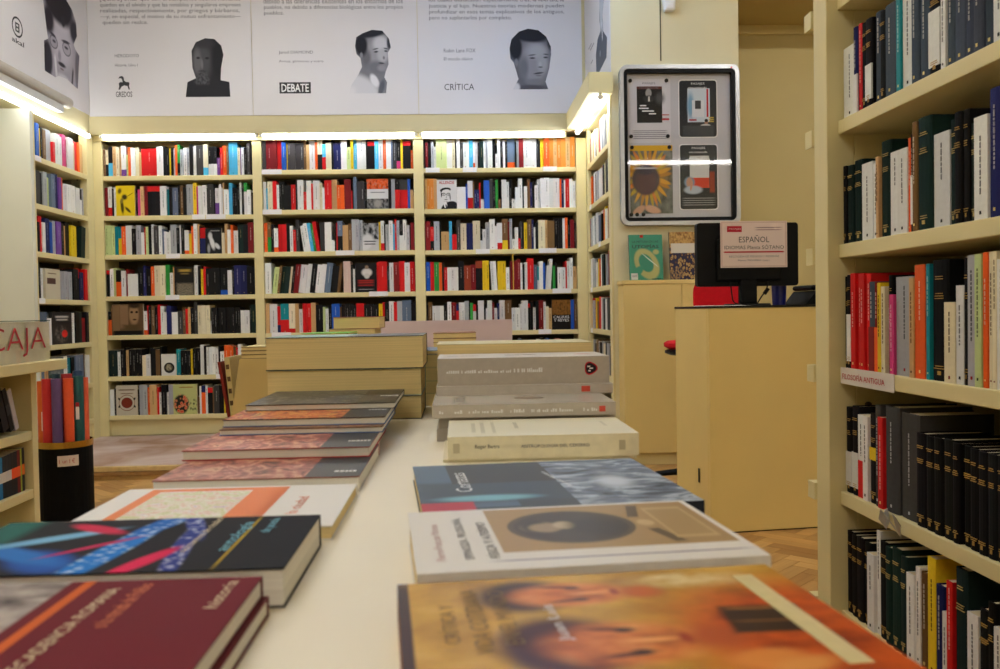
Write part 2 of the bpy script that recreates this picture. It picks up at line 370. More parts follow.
# ---- shelf-edge tags (paper strips clipped on the shelf fronts)
tagm = mat('tag_paper', (236, 234, 236), .6, .02, 30); 
def shelf_tag(root, x0, x1, z, dz=.03, tilt=0):
    o = part(root, 'shelf_tag', x0, x1, 6.7515, 6.7538, z-dz-.001, z+.004, tagm, 0)
for k, r, z0, z1 in (('A',1,555,635),('A',1,640,760),('A',2,390,475),('A',3,380,465),('A',5,678,800),('B',0,12,135),('B',1,12,130),('B',2,458,575),('B',3,660,778),('B',4,50,170),('C',0,25,112),('C',0,257,345),('C',0,762,850),('C',2,330,418),('C',2,727,840),('C',3,810,930),('C',4,717,800)):
    s0 = {'A': -2.62, 'B': -1.458, 'C': -.264}[k]
    shelf_tag(bc, s0+z0*.00119, s0+z1*.00119, SH[k][r])
for y, z in ((6.6, 1.72), (6.2, 1.42), (6.62, .82), (6.6, 1.117)): part(br, 'shelf_tag', .967, .9699, y-.08, y, z-.032, z+.003, tagm, 0)
for y, z in ((5.8, 1.99), (5.8, 1.085)): part(bl, 'shelf_tag', -2.6638, -2.661, y, y+.12, z-.03, z+.004, tagm, 0)
st = part(bs, 'shelf_label', .9555, .9578, 1.945, 2.222, .757, .798, mat('label_card', (214, 206, 196), .5, .03, 30), 0)
st['label'] = 'cream card shelf label with red lettering'
text('FILOSOFÍA ANTIGUA', .225, .017, REDINK, bs, (.955-1.1, 2.252-1.5, .769), FACE['-x'], 'label_lettering', .012)

# ================================================================== LAMPS OF THE PLACE
def tube_lamp(label, p0, p1, r=.013, grp='fluorescent tubes over the bookcases', m=TUBEM):
    p0 = Vector(p0); p1 = Vector(p1); d = (p1-p0).normalized()
    o = thing('fluorescent_lamp', label, 'lamp', tuple(p0), 0, grp)
    b = MB(); b.cyl(d*.02, (p1-p0)-d*.02, r, n=14); put('tube', b.mesh('tube', m, smooth=False), o)
    for a, c in ((Vector((0,0,0)), d*.022), ((p1-p0)-d*.022, p1-p0)):
        b = MB(); b.cyl(a, c, r*1.08, n=14); put('end_cap', b.mesh('end_cap', HOUSING), o)
        q = (a+c)/2; b = MB(); b.box(q.x-.009, q.x+.009, q.y-.009, q.y+.009, r*.9, .0125 if r < .012 else .0215); put('lamp_holder', b.mesh('lamp_holder', HOUSING), o)
    return o
tube_lamp('fluorescent tube over the bay under the stone bust portrait', (-2.60, 6.72, 2.277), (-1.46, 6.72, 2.277), .010)
tube_lamp('fluorescent tube over the bay under the bearded man portrait', (-1.445, 6.72, 2.277), (-.29, 6.72, 2.277), .010)
tube_lamp('fluorescent tube over the bay under the smiling man portrait', (-.275, 6.72, 2.277), (.81, 6.72, 2.277), .010)
tube_lamp('fluorescent tube over the corner bookcase near its post', (-2.65, 5.12, 2.268), (-2.65, 6.66, 2.268), .015, m=TUBELM)
tube_lamp('fluorescent tube over the pale end panel of the corner bookcase', (-2.65, 4.0, 2.268), (-2.65, 5.10, 2.268), .015, m=TUBELM)
tube_lamp('fluorescent tube under the pelmet of the return bookcase, deeper one', (.895, 6.16, 2.273), (.895, 6.68, 2.273), .016)
tube_lamp('fluorescent tube under the pelmet of the return bookcase, noticeboard end', (.895, 5.57, 2.273), (.895, 6.14, 2.273), .016)
duct = thing('roller_blind', 'grey rolled blind box along the foot of the side poster', 'blind', (-2.60, 6.2, 2.33))
b = MB(); b.cyl((0, -2.2, .07), (0, 0, .07), .036, n=18); put('roller', b.mesh('roller', mat('roller_grey', (176, 170, 158), .6, .04, 10), smooth=False), duct)
boxobj('bottom_rail', -.03, .012, -2.2, -.10, -.012, .034, mat('rail_grey', (196, 196, 192), .5, .03, 10), duct)
boxobj('mounting_strip', -.063, -.03, -2.2, -.02, .02, .085, HOUSING, duct)
def batten(label, x, y, z, L, along='x', m=None):
    o = thing('ceiling_lamp', label, 'lamp', (x, y, 3.6), 0 if along == 'x' else R_(90), 'ceiling battens')
    h = 3.6-z
    boxobj('housing', -L/2, L/2, -.09, .09, -h+.04, -h+.09, HOUSING, o, .006)
    for dy in (-.05, .05):
        b = MB(); b.cyl((-L/2+.02, dy, -h+.018), (L/2-.02, dy, -h+.018), .016, n=12); put('tube', b.mesh('tube', m or BATTENM), o)
    for dx in (-L/2+.15, L/2-.15): b = MB(); b.cyl((dx, 0, -h+.09), (dx, 0, 0), .006, n=8); put('hanger_rod', b.mesh('hanger_rod', METAL), o)
    return o
BATS = [('twin-tube batten hanging over the aisle beside the corner bookcase', -1.5, 4.6, 3.3, 1.5, 'x'), ('twin-tube batten hanging over the book table', -.9, 1.7, 3.3, 1.5, 'x'),
        ('twin-tube batten hanging near the street end wall', 3.2, -3.0, 3.25, 2.4, 'x'), ('twin-tube batten hanging behind the book table', -.9, -1.2, 3.3, 1.5, 'x'),
        ('twin-tube batten hanging over the counter', 2.6, 3.4, 3.3, 1.5, 'x'), ('daylight twin-tube batten hanging before the smiling man poster', .25, 4.9, 3.35, 1.2, 'x', COOLM)]
for a in BATS: batten(*a)
# ================================================================== SHELVED BOOKS
PAL = {'w': (226, 226, 224), 'c': (222, 212, 180), 'k': (20, 19, 20), 'g': (62, 60, 60), 's': (168, 170, 174), 'r': (200, 26, 28), 'd': (122, 26, 30), 'o': (232, 96, 34),
       'y': (226, 192, 34), 'b': (34, 84, 176), 'n': (32, 36, 86), 't': (20, 126, 136), 'u': (76, 174, 218), 'v': (48, 142, 60), 'l': (192, 206, 142), 'e': (22, 40, 36),
       'm': (112, 82, 50), 'p': (112, 70, 144), 'i': (196, 60, 118), 'h': (208, 132, 52), 'q': (206, 178, 166), 'x': (150, 62, 36), 'a': (202, 162, 110), 'f': (98, 112, 134)}
CN = {'w': 'white', 'c': 'cream', 'k': 'black', 'g': 'charcoal', 's': 'silver-grey', 'r': 'red', 'd': 'maroon', 'o': 'orange', 'y': 'yellow', 'b': 'blue', 'n': 'navy', 't': 'teal',
      'u': 'sky-blue', 'v': 'green', 'l': 'pale-green', 'e': 'dark-green', 'm': 'brown', 'p': 'purple', 'i': 'magenta', 'h': 'amber', 'q': 'rose', 'x': 'brick-red', 'a': 'tan', 'f': 'slate-blue', '=': 'face-out', '_': 'a gap'}
U = 1.19      # millimetres per drawing unit in the end-wall rows
ROWS = {
'A1': 'm15:170 c18k45:165 k32u45:185 a22:185 c20:180 a15:180 w32p22:190 l14:135 o20:180 w28:175 c26:180 a15:150 r110:172 w45:182 k18 k20 y10 k18 s15 o16:190 v18k40:195 s20 w25 s20 k25:195 w20:185 g50:190 c32u25:195 k20w40:180 k20w40:180 k20w40:180 p25:112 r18 o25:185 m15 u60:205 c18 p10 w18 k20 g25:200 k10',
'A2': 'd20:180 w26r30:185 k14 w18:180 =yellow,125,190 k18:170 i17:165 a22:185 d25:185 r28k82:185 r28k82:185 r28k82:185 w42:185 t18:165 k18 f40:175 k12:190 m22:190 k20 s45:195 y25:205 i10:180 w25:185 w30:190 k8 g40:195 k8 w27p45:170 w14:195 w10 a8:205 w35:160 u22:200 k16 k18 k16 w12:200 k18 v20w72:200 w25:155 k12:140',
'A3': 'l18:185 l18:185 l20:185 t20:180 t20y60:175 o26:180 w38:185 k26 s30:185 w20:140 r10:170 l14:175 k18 w16:190 g32:180 w18:180 f10:160 w14:145 w18:140 w10:150 s38:185 k18 w10 k20:185 w26o15:150 y16:130 o14:175 w20:190 a12:190 k6 r34n60:165 =rider,100,160 c16:130 a18:190 w22:150 o14:180 w30:145 e32:180 k30:180 d34:195',
'A4': 'r18k85:165 w24:175 l20:180 k34o55:165 w28:160 d12:170 w65:140 k38:180 n14:190 k36:170 o22:185 c35:190 c35:190 v26:195 w26:145 a8 k8 =darkcity,120,180 w22:190 k22:185 y14:165 r16:180 k28:170 k22:170 k22 k22 k50b18:170 w28:155 k14 n42:185 n43:185 k50:180',
'A5': 'k24o65:150 m6 =sepia,190,195 w20o20:150 r10:185 k16 m20:185 k20 r18:190 w22:180 w16:140 n28:180 w40:140 g32:145 m16:170 r16:160 a16:170 k24 g20:200 c25:180 c25:180 c25:180 w10:80 k18:165 k18:165 k18:165 k18:165 k18:165 k18:165 k18:165 k18:165 k18:165 k18:165 w24:145 w32:145 k12 e26:180',
'A6': 'e50:165 w18:155 k20 k10 a16:165 k20:170 k20:170 k20:170 k20:170 c22:130 w26:135 k30:175 m26:165 k8 =coin,85,135 t26:165 k20:155 k20:155 k20:155 y14:165 k20:170 k20:170 w24:190 k16 w12 w18:175 w18:175 w19:170 k10 w26:145 o27:185 o27:180 m16 r12:170 w16:190 c12 r14:165 k8 w20:140 d18 c20',
'A7': 'w24:165 k14 =medallion,125,190 k10 s22:190 s23:190 o16:175 a40:190 r12:175 w16:140 k30:190 w14:140 s26:190 =flowers,140,190 m14:110 w10 n24o75:180 w12:180 r30k80:165 m10 g30:180 k26 y8 k20 w12:140 d32y25:185 k10 y40n8:195 w40:150 c20 m18',
'B1': 'g22:200 d42:195 d28:190 r30:190 b28:175 y8 g22:170 g27:170 g27:170 g26:170 m16:190 a18:160 w36:190 o16:175 c30k50:195 u22r50:160 c36:170 k12:190 n48:170 w36:190 l26:140 y16:190 u22:195 w58:195 k10:180 r44k85:175 u24:180 w28:190 o20:185 w32:190 f10 g24:190 k26i30:175 y14:195 r25k85:175 r25k85:175 o12:120',
'B2': 'w18:180 u12:140 c30:180 r24:185 w16:160 k14:180 k20 k40:155 r30:160 k10 w38:190 r18:115 w32:185 r10 w42:185 c18:170 w14:140 r44:185 a34:190 o23:155 o23:155 d42:190 r10:120 k6 f20:205 g25:175 g25:175 k16 =collage,135,190 k18 s24:190 k30r65:185 g50r65:185 b16:190 a20:120',
'B3': 'o20:185 m24v50:190 k20 w26o20:150 r26:175 r28:175 k22 w20:165 r18:140 g22:200 w22:165~-8 w24:180~-8 u20:182~-8 v18:175~-8 r24:190~-8 _27 g30:185 w44:185 w20:70 k10 r10 f32k50:190 a36:165 m24:175 s23:200 s23:200 s24:195 =river,105,175 y12 w22r25:190 k10 s22:165 w26:190 u12 r12:200 s18:190 k24w50:190 w22:195 w20:160 k8 d22:175',
'B4': 'w36:195 _24 l30:168~7 m14:180~7 e25:170~7 e25:170~7 c14:170~7 k16:180~7 d28:185~7 w40:180~7 w26:185~7 k30:185~7 w26:180~7 w26:182~7 f36:190~7 k40:170~7 m16:185~7 q42:200 k14 w12:150 =blackperson,125,185 r10:190 r50:195 g14 w24:185 d32:190 r32:195 w32:185 r28:190',
'B5': 'a22:190 w45:185 r20n30:170 t50r45:185 c38r15:185 a22:185 w22:150 r25:185 r25:185 a28:190 k44:175 l14:160 w18:150 k20:165 b48:180 m12:160 k22:175 k26:180 k20 k20 r46:180 k30:170 k30:175 k30 y22:175 r14 k26:180 w28:190 r20:185 s30:190 f55:195 k26:180',
'C1': 'k10 d14:165 k20 s16:170 w14:140 l65:195 w32:185 c18:195 k10 w20:185 g20:165 w24:170 w12 u24:180 w12o20:170 w16 k12 e24:170 w12 s14:185 w28:185 k18 w12:90 w18:185 k16 w14:175 k14 f46o20:185 k10 s14 d28:190 w40:180 w40:195 k14 k10 y20:180 o34:195 h26:195 a22:195 h26:195 h28:195 a26:195 h30:195',
'C2': 'a16:195 h16:195 h24:195 a20:195 =stencil,122,185 w55:140 b12:160 w32r40:180 m8 n14:120 n18:120 r8 w20:62 b34:180 g20:190 k18 v16:185 m16:60 k6 w30:185 w16:170 k16 w22:62 w20:135 w24:190 e10 w20:140 m18:185 n14 k14 w18:145 w18:185 w26:190 w30:195 w24:190 w40:190 o10:185 n16:175 w10 r24:185 w20:185 w18:170',
'C3': 'd30:185 r22k40:150 s34:185 k10 a48:120 u18:185 r28:100 g24:190 c36:170 n20:170 n20:170 c44:185 k14w40:150 w20:130 s24:175 w32:195 w14:150 w30r25:170 m34y30:195 d12 s16:195 w16:66 w20:140 r14:70 g12:180 k10 y20:170 m26:190 n14:190 w10:140 k18 c42:185 a14:185 m42:180 k25:195 k25:195 w16:195 o16:200 k16 d24:185 k12',
'C4': 'b26:185 r24:185 v30:185 o18:180 k12:185 r20:150 w23:150 w23:150 w22:150 k36:190 x42:160 d30:165 x42k75:190 y20:190 y20:190 k6 w18:185~-3 w18:185~-3 _11 y26:185 y26:185 w22:145 =divider,6,190 d42:185 d20:195 w12 k14 w18:175 r38:200 f24:160 t10w40:150 w24:180 b14 _14 w14:155~4 w20:195~4 v14:150 k14 w25:140 w25:140 r10:180 w16:180 w20:200 a24:145',
'C5': 'k10 m26:190 w25:165 w25:165 w25:165 k24:180 w26:190 d32:185 n18r75:175 w14 w24:185 s28:195 k8 v18:180 r20w75:170 k14 w38:195 k12 w12:145 w30:195 d14:180 w20:145 n14 w36:195 m44:195 w25:145 w30:145 w14 w40:190 r14k85:170 k18 w18:145 k22 d30:190 w16:180 c18:150 a20:140 =goldblack,125,190 b22:190 m22:195',
'L1': 'w26:180 t16:185 b18:190 y10 k10 m16:170 s30:180 r14:120 w30:175 w18 i22:190 d10 w30:185 c12 r26:180 o14 a24:180',
'L2': 'm30:170 g24:185 k16 s20:190 l18 f22:190 n24:200 p14:185 o16:190 w24:160 w26:165 w26:165 w26:160 k20w60:160 s14:170',
'L3': 'w30:190 k8 r14:200 w12 n20:195 b12 s14:190 p22:190 k14:185 a14 k20:200 y24:185 y14 _24 e22:190~7',
'L4': 'e36:185 k10 w14:170 =creamcover,80,170 s24:165 s20:165 r14:160 s22:165 k30:185 r20k70:190 n24:170 r18:190',
'L5': 'f60:185 w24:150 =blackdot,110,185 w26:180 k22:190 e22:185 d22:150 k14',
'L6': 'w20:160 f24:180 a18 =greycover,60,180 w24:180 t20 k16:170 f40:180 m20 w18',
'Q1': 'd20 o24:180 c40:180 a30:185 w36:180 k14 c30 m20 r26:195 w34:200 f20 k18 s40:190 k22 c30 w24:180 r18',
'Q2': 'd18 c20 o16 k26:185 w44:190 k20 s30:180 w50:185 k14 r22:190 w26 k24:180 c28 k30:190 n22 w30:185',
'Q3': 'd18:180 s24 w40:185 b26:185 k14 w36:190 f20 w44:190 k16 o18 y26:200 w30:180 s28 c22 d20:190 k18',
'Q4': 'w30:185 s34:180 k16 w22:150 y12 o18:170 w34:190 e24:185 m20:190 s18 d26:195 r22:190 v14',
'Q5': 'r26:190 s18 d20:185 y22:190 m24 r30:195 w44:190 s30:185 k24:180 w22 g34:185 r16 w40:200',
'Q6': 's30:185 g24 m30:190 w20:180 k26 s36:185 g20 c22 k30:185 s24 g28 d16',
}
SIDE = {   # millimetres, measured from the end post
'S1': (2.246, 'w70:175 n24w45:206 r17:208 k25:203 k34w40:203 f33:208 k27:200 f52:202 t20:204 w43:198 f32:205 f36:205 k47w55:205 w17:190 f28:210 f39:210 f30:208 f32:208 f35:208 w33:190 f34:205 k30:200 f40:210 w36:195 e30:200 k36:206'),
'S2': (2.243, 'k17:194 e32:192 e48:198 w56:183 w23:176 a14:187 e48:218 w43:186 w44:184 o11:202 k12w50:208 m21:230 e55:232 w59:189 e24:206 k27:215 k19:215 e26:185 w43:190 n37:232 e30:200 w34:190 k28:204 e40:210 w26:180 k34:200'),
'S3': (2.253, 'k24:230 k26w50:233 r25:236 r24:234 r24:233 r23:232 f29d50:212 d19o50:210 y16:208 c19:199 k18:224 i19:180 s75:218 a19:214 o41:240 t15:240 k62:246 c40:160 w27:192 k15:244 s27:248 l22:248 o15:250 c14:250 c12:250 w27:235 r24:230 w30:225 k28:236 o22:228 w36:220'),
'S4': (2.272, 'k34w40:215 k36w40:221 w34r45:203 w27:203 k36y16:214 g24:237 r25:211 g65:240 g79:232 k40:198 k35:196 k33:198 k38:200 k25:197 k28:195 k31:194 k30:193 k29:193 k18:192 k24:192 k27:205 k30:205 k32:204 k30:206 k34:204 k30:204 k32:203'),
'S5': (2.272, 'k31:205 k33:203 k35:206 k30:202 w36:183 w19:245 k36:226 e31:222 e42:229 e25:220 w33:190 w19:212 m33:207 y32:248 n31:200 w19:153 r22:222 e41:256 w37:180 k37:200 k22:224 w28:184 w31:180 k34:210 e30:205 w28:190 k36:214 e32:206'),
}
TOK = re.compile(r'([a-z_])(\d+)(?:([a-z])(\d+))?(?::(\d+))?(?:~(-?\d+))?$')
def parse(s, unit):
    out = []
    for t in s.split():
        if t[0] == '=':
            n, w, h = t[1:].split(','); out.append(dict(c='=', n=n, w=float(w)*unit, h=float(h)*unit, c2=None, fr=0, a=0))
        else:
            c, w, c2, fr, h, a = TOK.match(t).groups()
            out.append(dict(c=c, w=float(w)*unit, c2=c2, fr=int(fr or 0)/100, h=(float(h)*unit if h else None), a=float(a or 0), n=None))
    return out
NUM = ['first','second','third','fourth','fifth','sixth','seventh','eighth','ninth','tenth','eleventh','twelfth','thirteenth','fourteenth','fifteenth','sixteenth','seventeenth','eighteenth','nineteenth','twentieth']
def ordn(n):
    if n < 20: return NUM[n]
    n += 1; t = {2: 'twenty', 3: 'thirty', 4: 'forty'}[n//10]
    return ({2: 'twentieth', 3: 'thirtieth', 4: 'fortieth'}[n//10]) if n % 10 == 0 else t+'-'+NUM[n % 10-1]
SHELFN = ['top', 'second', 'third', 'fourth', 'fifth', 'sixth', 'bottom']
PLACE = {'A': ('under the stone bust portrait', 'corner post'), 'B': ('under the bearded portrait', 'bust-side post'), 'C': ('under the smiling portrait', 'bearded-man post'),
         'L': ('of the corner bookcase', 'pale end panel'), 'Q': ('beside the noticeboard', 'inner corner'), 'S': ('of the side bookcase', 'end post')}
allb = []
def add_row(key, toks, x0, y0, rz, z, length, fit=True):
    tot = sum(t['w'] for t in toks); sc = (length*1000-2)/tot if fit else 1
    x = 1.0; nth = -1
    for i, t in enumerate(toks):
        nth += t['c'] != '_'
        w = t['w']*sc; h = t['h']
        if h is None: h = (172 + random.uniform(-8, 14))*U
        if key[0] not in 'S': h *= .985
        t.update(key=key, i=nth, W=(w-.5)/1000, H=h/1000, x=x/1000, o=(x0, y0), rz=rz, z=z, back=random.uniform(.002, .022) if key[0] != 'S' else random.uniform(0, .010),
                 d=random.uniform(.135, .165) if key[0] != 'S' else min(.17, h/1000*.72))
        if fit is False and x/1000+t['W'] > length: break
        t['L'] = toks[i-1] if i else None; t['Rn'] = toks[i+1] if i+1 < len(toks) else None
        allb.append(t); x += w
    t['Rn'] = None
for key, s in ROWS.items():
    k, r = key[0], int(key[1])-1; toks = parse(s, U)
    if k in 'ABC': add_row(key, toks, BAY[k][0]+.004, 6.757, 0, SH[k][r], BAY[k][1]-BAY[k][0]-.008)
    elif k == 'L': add_row(key, toks, -2.672, 5.80, R_(90), SHL[r], .83)
    else: add_row(key, toks, .978, 6.683, R_(-90), SHR[r], .90)
for key, (ys, s) in SIDE.items(): add_row(key, parse(s, 1.0), .962, min(ys-.018, 2.233), R_(-90), SHS[int(key[1])], ys-.56, fit=False)
allb = [t for t in allb if t['n'] != 'divider' and t['c'] != '_']

def ctext(t):
    if t['c'] == '=': return 'face-out'
    return CN[t['c']] + ('-and-'+CN[t['c2']] if t['c2'] else '')
def size(t): return ('thin' if t['W'] < .0135 else 'thick' if t['W'] > .032 else 'short' if t['H'] < .16 else 'slim' if t['W'] < .02 else 'medium')
def base_label(t):
    k = t['key'][0]; sh = SHELFN[int(t['key'][1])-1] if k != 'S' else ['top', 'second', 'labelled', 'fourth', 'bottom'][int(t['key'][1])-1]
    l = CN[t['L']['c']] if t['L'] else PLACE[k][1]; r = CN[t['Rn']['c']] if t['Rn'] else 'shelf end'
    return '%s %s book between %s and %s, %s shelf %s' % (size(t), ctext(t), l, r, sh, PLACE[k][0])
def count_label(t):
    k = t['key'][0]; sh = SHELFN[int(t['key'][1])-1] if k != 'S' else ['top', 'second', 'labelled', 'fourth', 'bottom'][int(t['key'][1])-1]
    return '%s %s book, %s from %s, %s shelf %s' % (size(t), ctext(t), ordn(t['i']), PLACE[k][1], sh, PLACE[k][0])
from collections import Counter
cnt = Counter(base_label(t) for t in allb)
for t in allb: t['label'] = base_label(t) if cnt[base_label(t)] == 1 else count_label(t)
# which are built one by one: the side bookcase, the face-out covers, and the largest of the rest
def weight(t):
    k = t['key'][0]
    if t['c'] == '=' or k == 'S': return 9
    return t['W']*t['H']*({'L': .35, 'Q': .25}.get(k, 1))
order = sorted(allb, key=lambda t: -weight(t)); NSINGLE = 262
for n, t in enumerate(order): t['single'] = n < NSINGLE

CONTR = {'w': ((70,70,74),(150,30,30)), 'c': ((80,66,48),(120,40,30)), 'l': ((70,80,50),(70,80,50)), 's': ((40,40,44),(160,30,30)), 'a': ((70,44,24),(70,44,24)), 'y': ((50,40,20),(120,20,20)),
         'k': ((190,186,176),(176,140,70)), 'e': ((186,160,96),(186,160,96)), 'g': ((200,200,200),(200,200,200)), 'u': ((240,244,250),(20,60,110))}
def jit(c, a=10):
    l = random.uniform(-a, a); return tuple(max(4, min(250, int(v+l*(.4+v/255)+random.uniform(-2, 2)))) for v in c)
def spine_marks(b, t, W, H, y=-.0007, rnd=random):
    ca, cb = CONTR.get(t['c'], ((228,222,212),(236,214,140)))
    if W < .012 or rnd.random() < .35: return
    ca = tuple(int(.55*p+.45*q) for p, q in zip(ca, t['col'])); cb = tuple(int(.6*p+.4*q) for p, q in zip(cb, t['col']))
    cx = W/2; zt = H*(1-(0 if not t['c2'] else 0)); lo = H*(t['fr']+.08); hi = H*.92
    if hi-lo < .03: return
    z = hi - (hi-lo)*rnd.uniform(0, .25); ln = (hi-lo)*rnd.uniform(.35, .7); ww = min(W*.09, .0022)
    while ln > .004:     # title as a row of small word blocks down the spine
        s = min(ln, rnd.uniform(.008, .03)); b.quad([(cx-ww, y, z-s), (cx+ww, y, z-s), (cx+ww, y, z), (cx-ww, y, z)], ca); z -= s+.004; ln -= s+.004
    q = min(W*.16, .003); zz = H*(.05 if not t['c2'] else .04)
    if rnd.random() < .4: b.quad([(cx-q, y, zz), (cx+q, y, zz), (cx+q, y, zz+2*q), (cx-q, y, zz+2*q)], cb)
def small_book(b, t, M, col, col2):
    W, H, d = t['W'], t['H'], t['d']; pg = (214, 202, 170)
    n0 = len(b.v)
    zs = H*t['fr'] if t['c2'] else 0
    if t['c2']:
        b.box(0, W, 0, d, 0, zs, col2); b.box(0, W, 0, d, zs, H, col, cols={1: pg})
    else: b.box(0, W, 0, d, 0, H, col, cols={1: pg})
    spine_marks(b, t, W, H)
    for i in range(n0, len(b.v)): b.v[i] = tuple(M @ Vector(b.v[i]))
def lean(t):
    if not t['a']: return Matrix.Identity(4)
    a = R_(t['a']); W, H = t['W'], t['H']*.985
    R = Matrix.Rotation(a, 4, 'Y')       # +a tips the top towards +x
    zmin = min((R @ Vector((x, 0, 0))).z for x in (0, W))
    return Matrix.Translation((-.232*math.sin(a), 0, -zmin)) @ R
HARD = set('kegnfdm')
def hero_book(t, o):
    """cover wrapped round a page block, spine print as its own part"""
    W, H, d = t['W'], t['H'], t['d']; bt = min(.0022, W*.2); hard = t['c'] in HARD
    bulge = min(.005, W*.18) if hard else .0008; col = t['col']
    n = 5; arc = [(W*(.5-.5*math.cos(math.pi*k/n)) , bulge*(1-math.sin(math.pi*k/n))) for k in range(n+1)]
    out = [(0, d)] + arc + [(W, d), (W-bt, d), (W-bt, bulge+bt), (bt, bulge+bt), (bt, d)]
    b = MB(); b.prism(out, 0, H, col); put('cover', b.mesh('cover', CLOTH if hard else BOOK, col=True), o)
    ins = .003 if hard else .0006
    boxobj('pages', bt, W-bt, bulge+bt, d-ins, ins, H-ins, PAGEX, o)
    b = MB(); y = -.0006; c2 = PAL.get(t['c2'])
    if t['c2']:
        z0, z1 = (H*.08, H*(.08+t['fr'])) if (t['c'] == 'k' and t['c2'] in 'wy') else (0.0005, H*t['fr'])
        if t['c2'] == 'y': z0, z1 = H*.48, H*.62
        m = MB(); m.box(W*.04, W*.96, y+.0001, bulge*.6+.0012, z0, z1, jit(c2, 6)); put('spine_label', m.mesh('spine_label', BOOK, col=True), o)
    ca, cb = CONTR.get(t['c'], ((228,222,212),(236,214,140))); rnd = random
    if t['c'] in 'ke' and W > .014:      # gold tooling on cloth
        for f in (.86, .84, .72, .70, .68, .12, .10):
            w = W*rnd.uniform(.2, .36); b.box(W/2-w, W/2+w, y-.0003, .002, H*f, H*f+.0016, cb)
        b.box(W/2-W*.1, W/2+W*.1, y-.0003, .002, H*.05, H*.05+.008, cb)
    else:
        ww = min(W*.07, .0016); z = H*rnd.uniform(.80, .94); ln = H*rnd.uniform(.34, .62); ca = tuple(int(.7*p+.3*q) for p, q in zip(ca, col)); lo = H*(t['fr']+.06 if t['c2'] else .1)
        while ln > .004 and z > lo:
            s = min(ln, rnd.uniform(.004, .013)); b.box(W/2-ww, W/2+ww, y-.0003, .0008, max(z-s, lo), z, ca); z -= s+.0025; ln -= s+.0025
        if not t['c2']: q = min(W*.10, .0026); b.box(W/2-q, W/2+q, y-.0003, .0008, H*.05, H*.05+q*2.4, cb if t['c'] != 'w' else (40, 40, 44))
    if 0 < len(b.f) < 36:
        b = MB(); lo = H*(t['fr']+.1 if t['c2'] else .2)
        for i in range(6): z = lo+(H*.9-lo)*i/6; b.box(W/2-W*.06, W/2+W*.06, y-.0003, .0008, z, z+(H*.9-lo)*.12, ca)
    if b.f: put('spine_print', b.mesh('spine_print', BOOK, col=True), o)['kind'] = 'stuff'
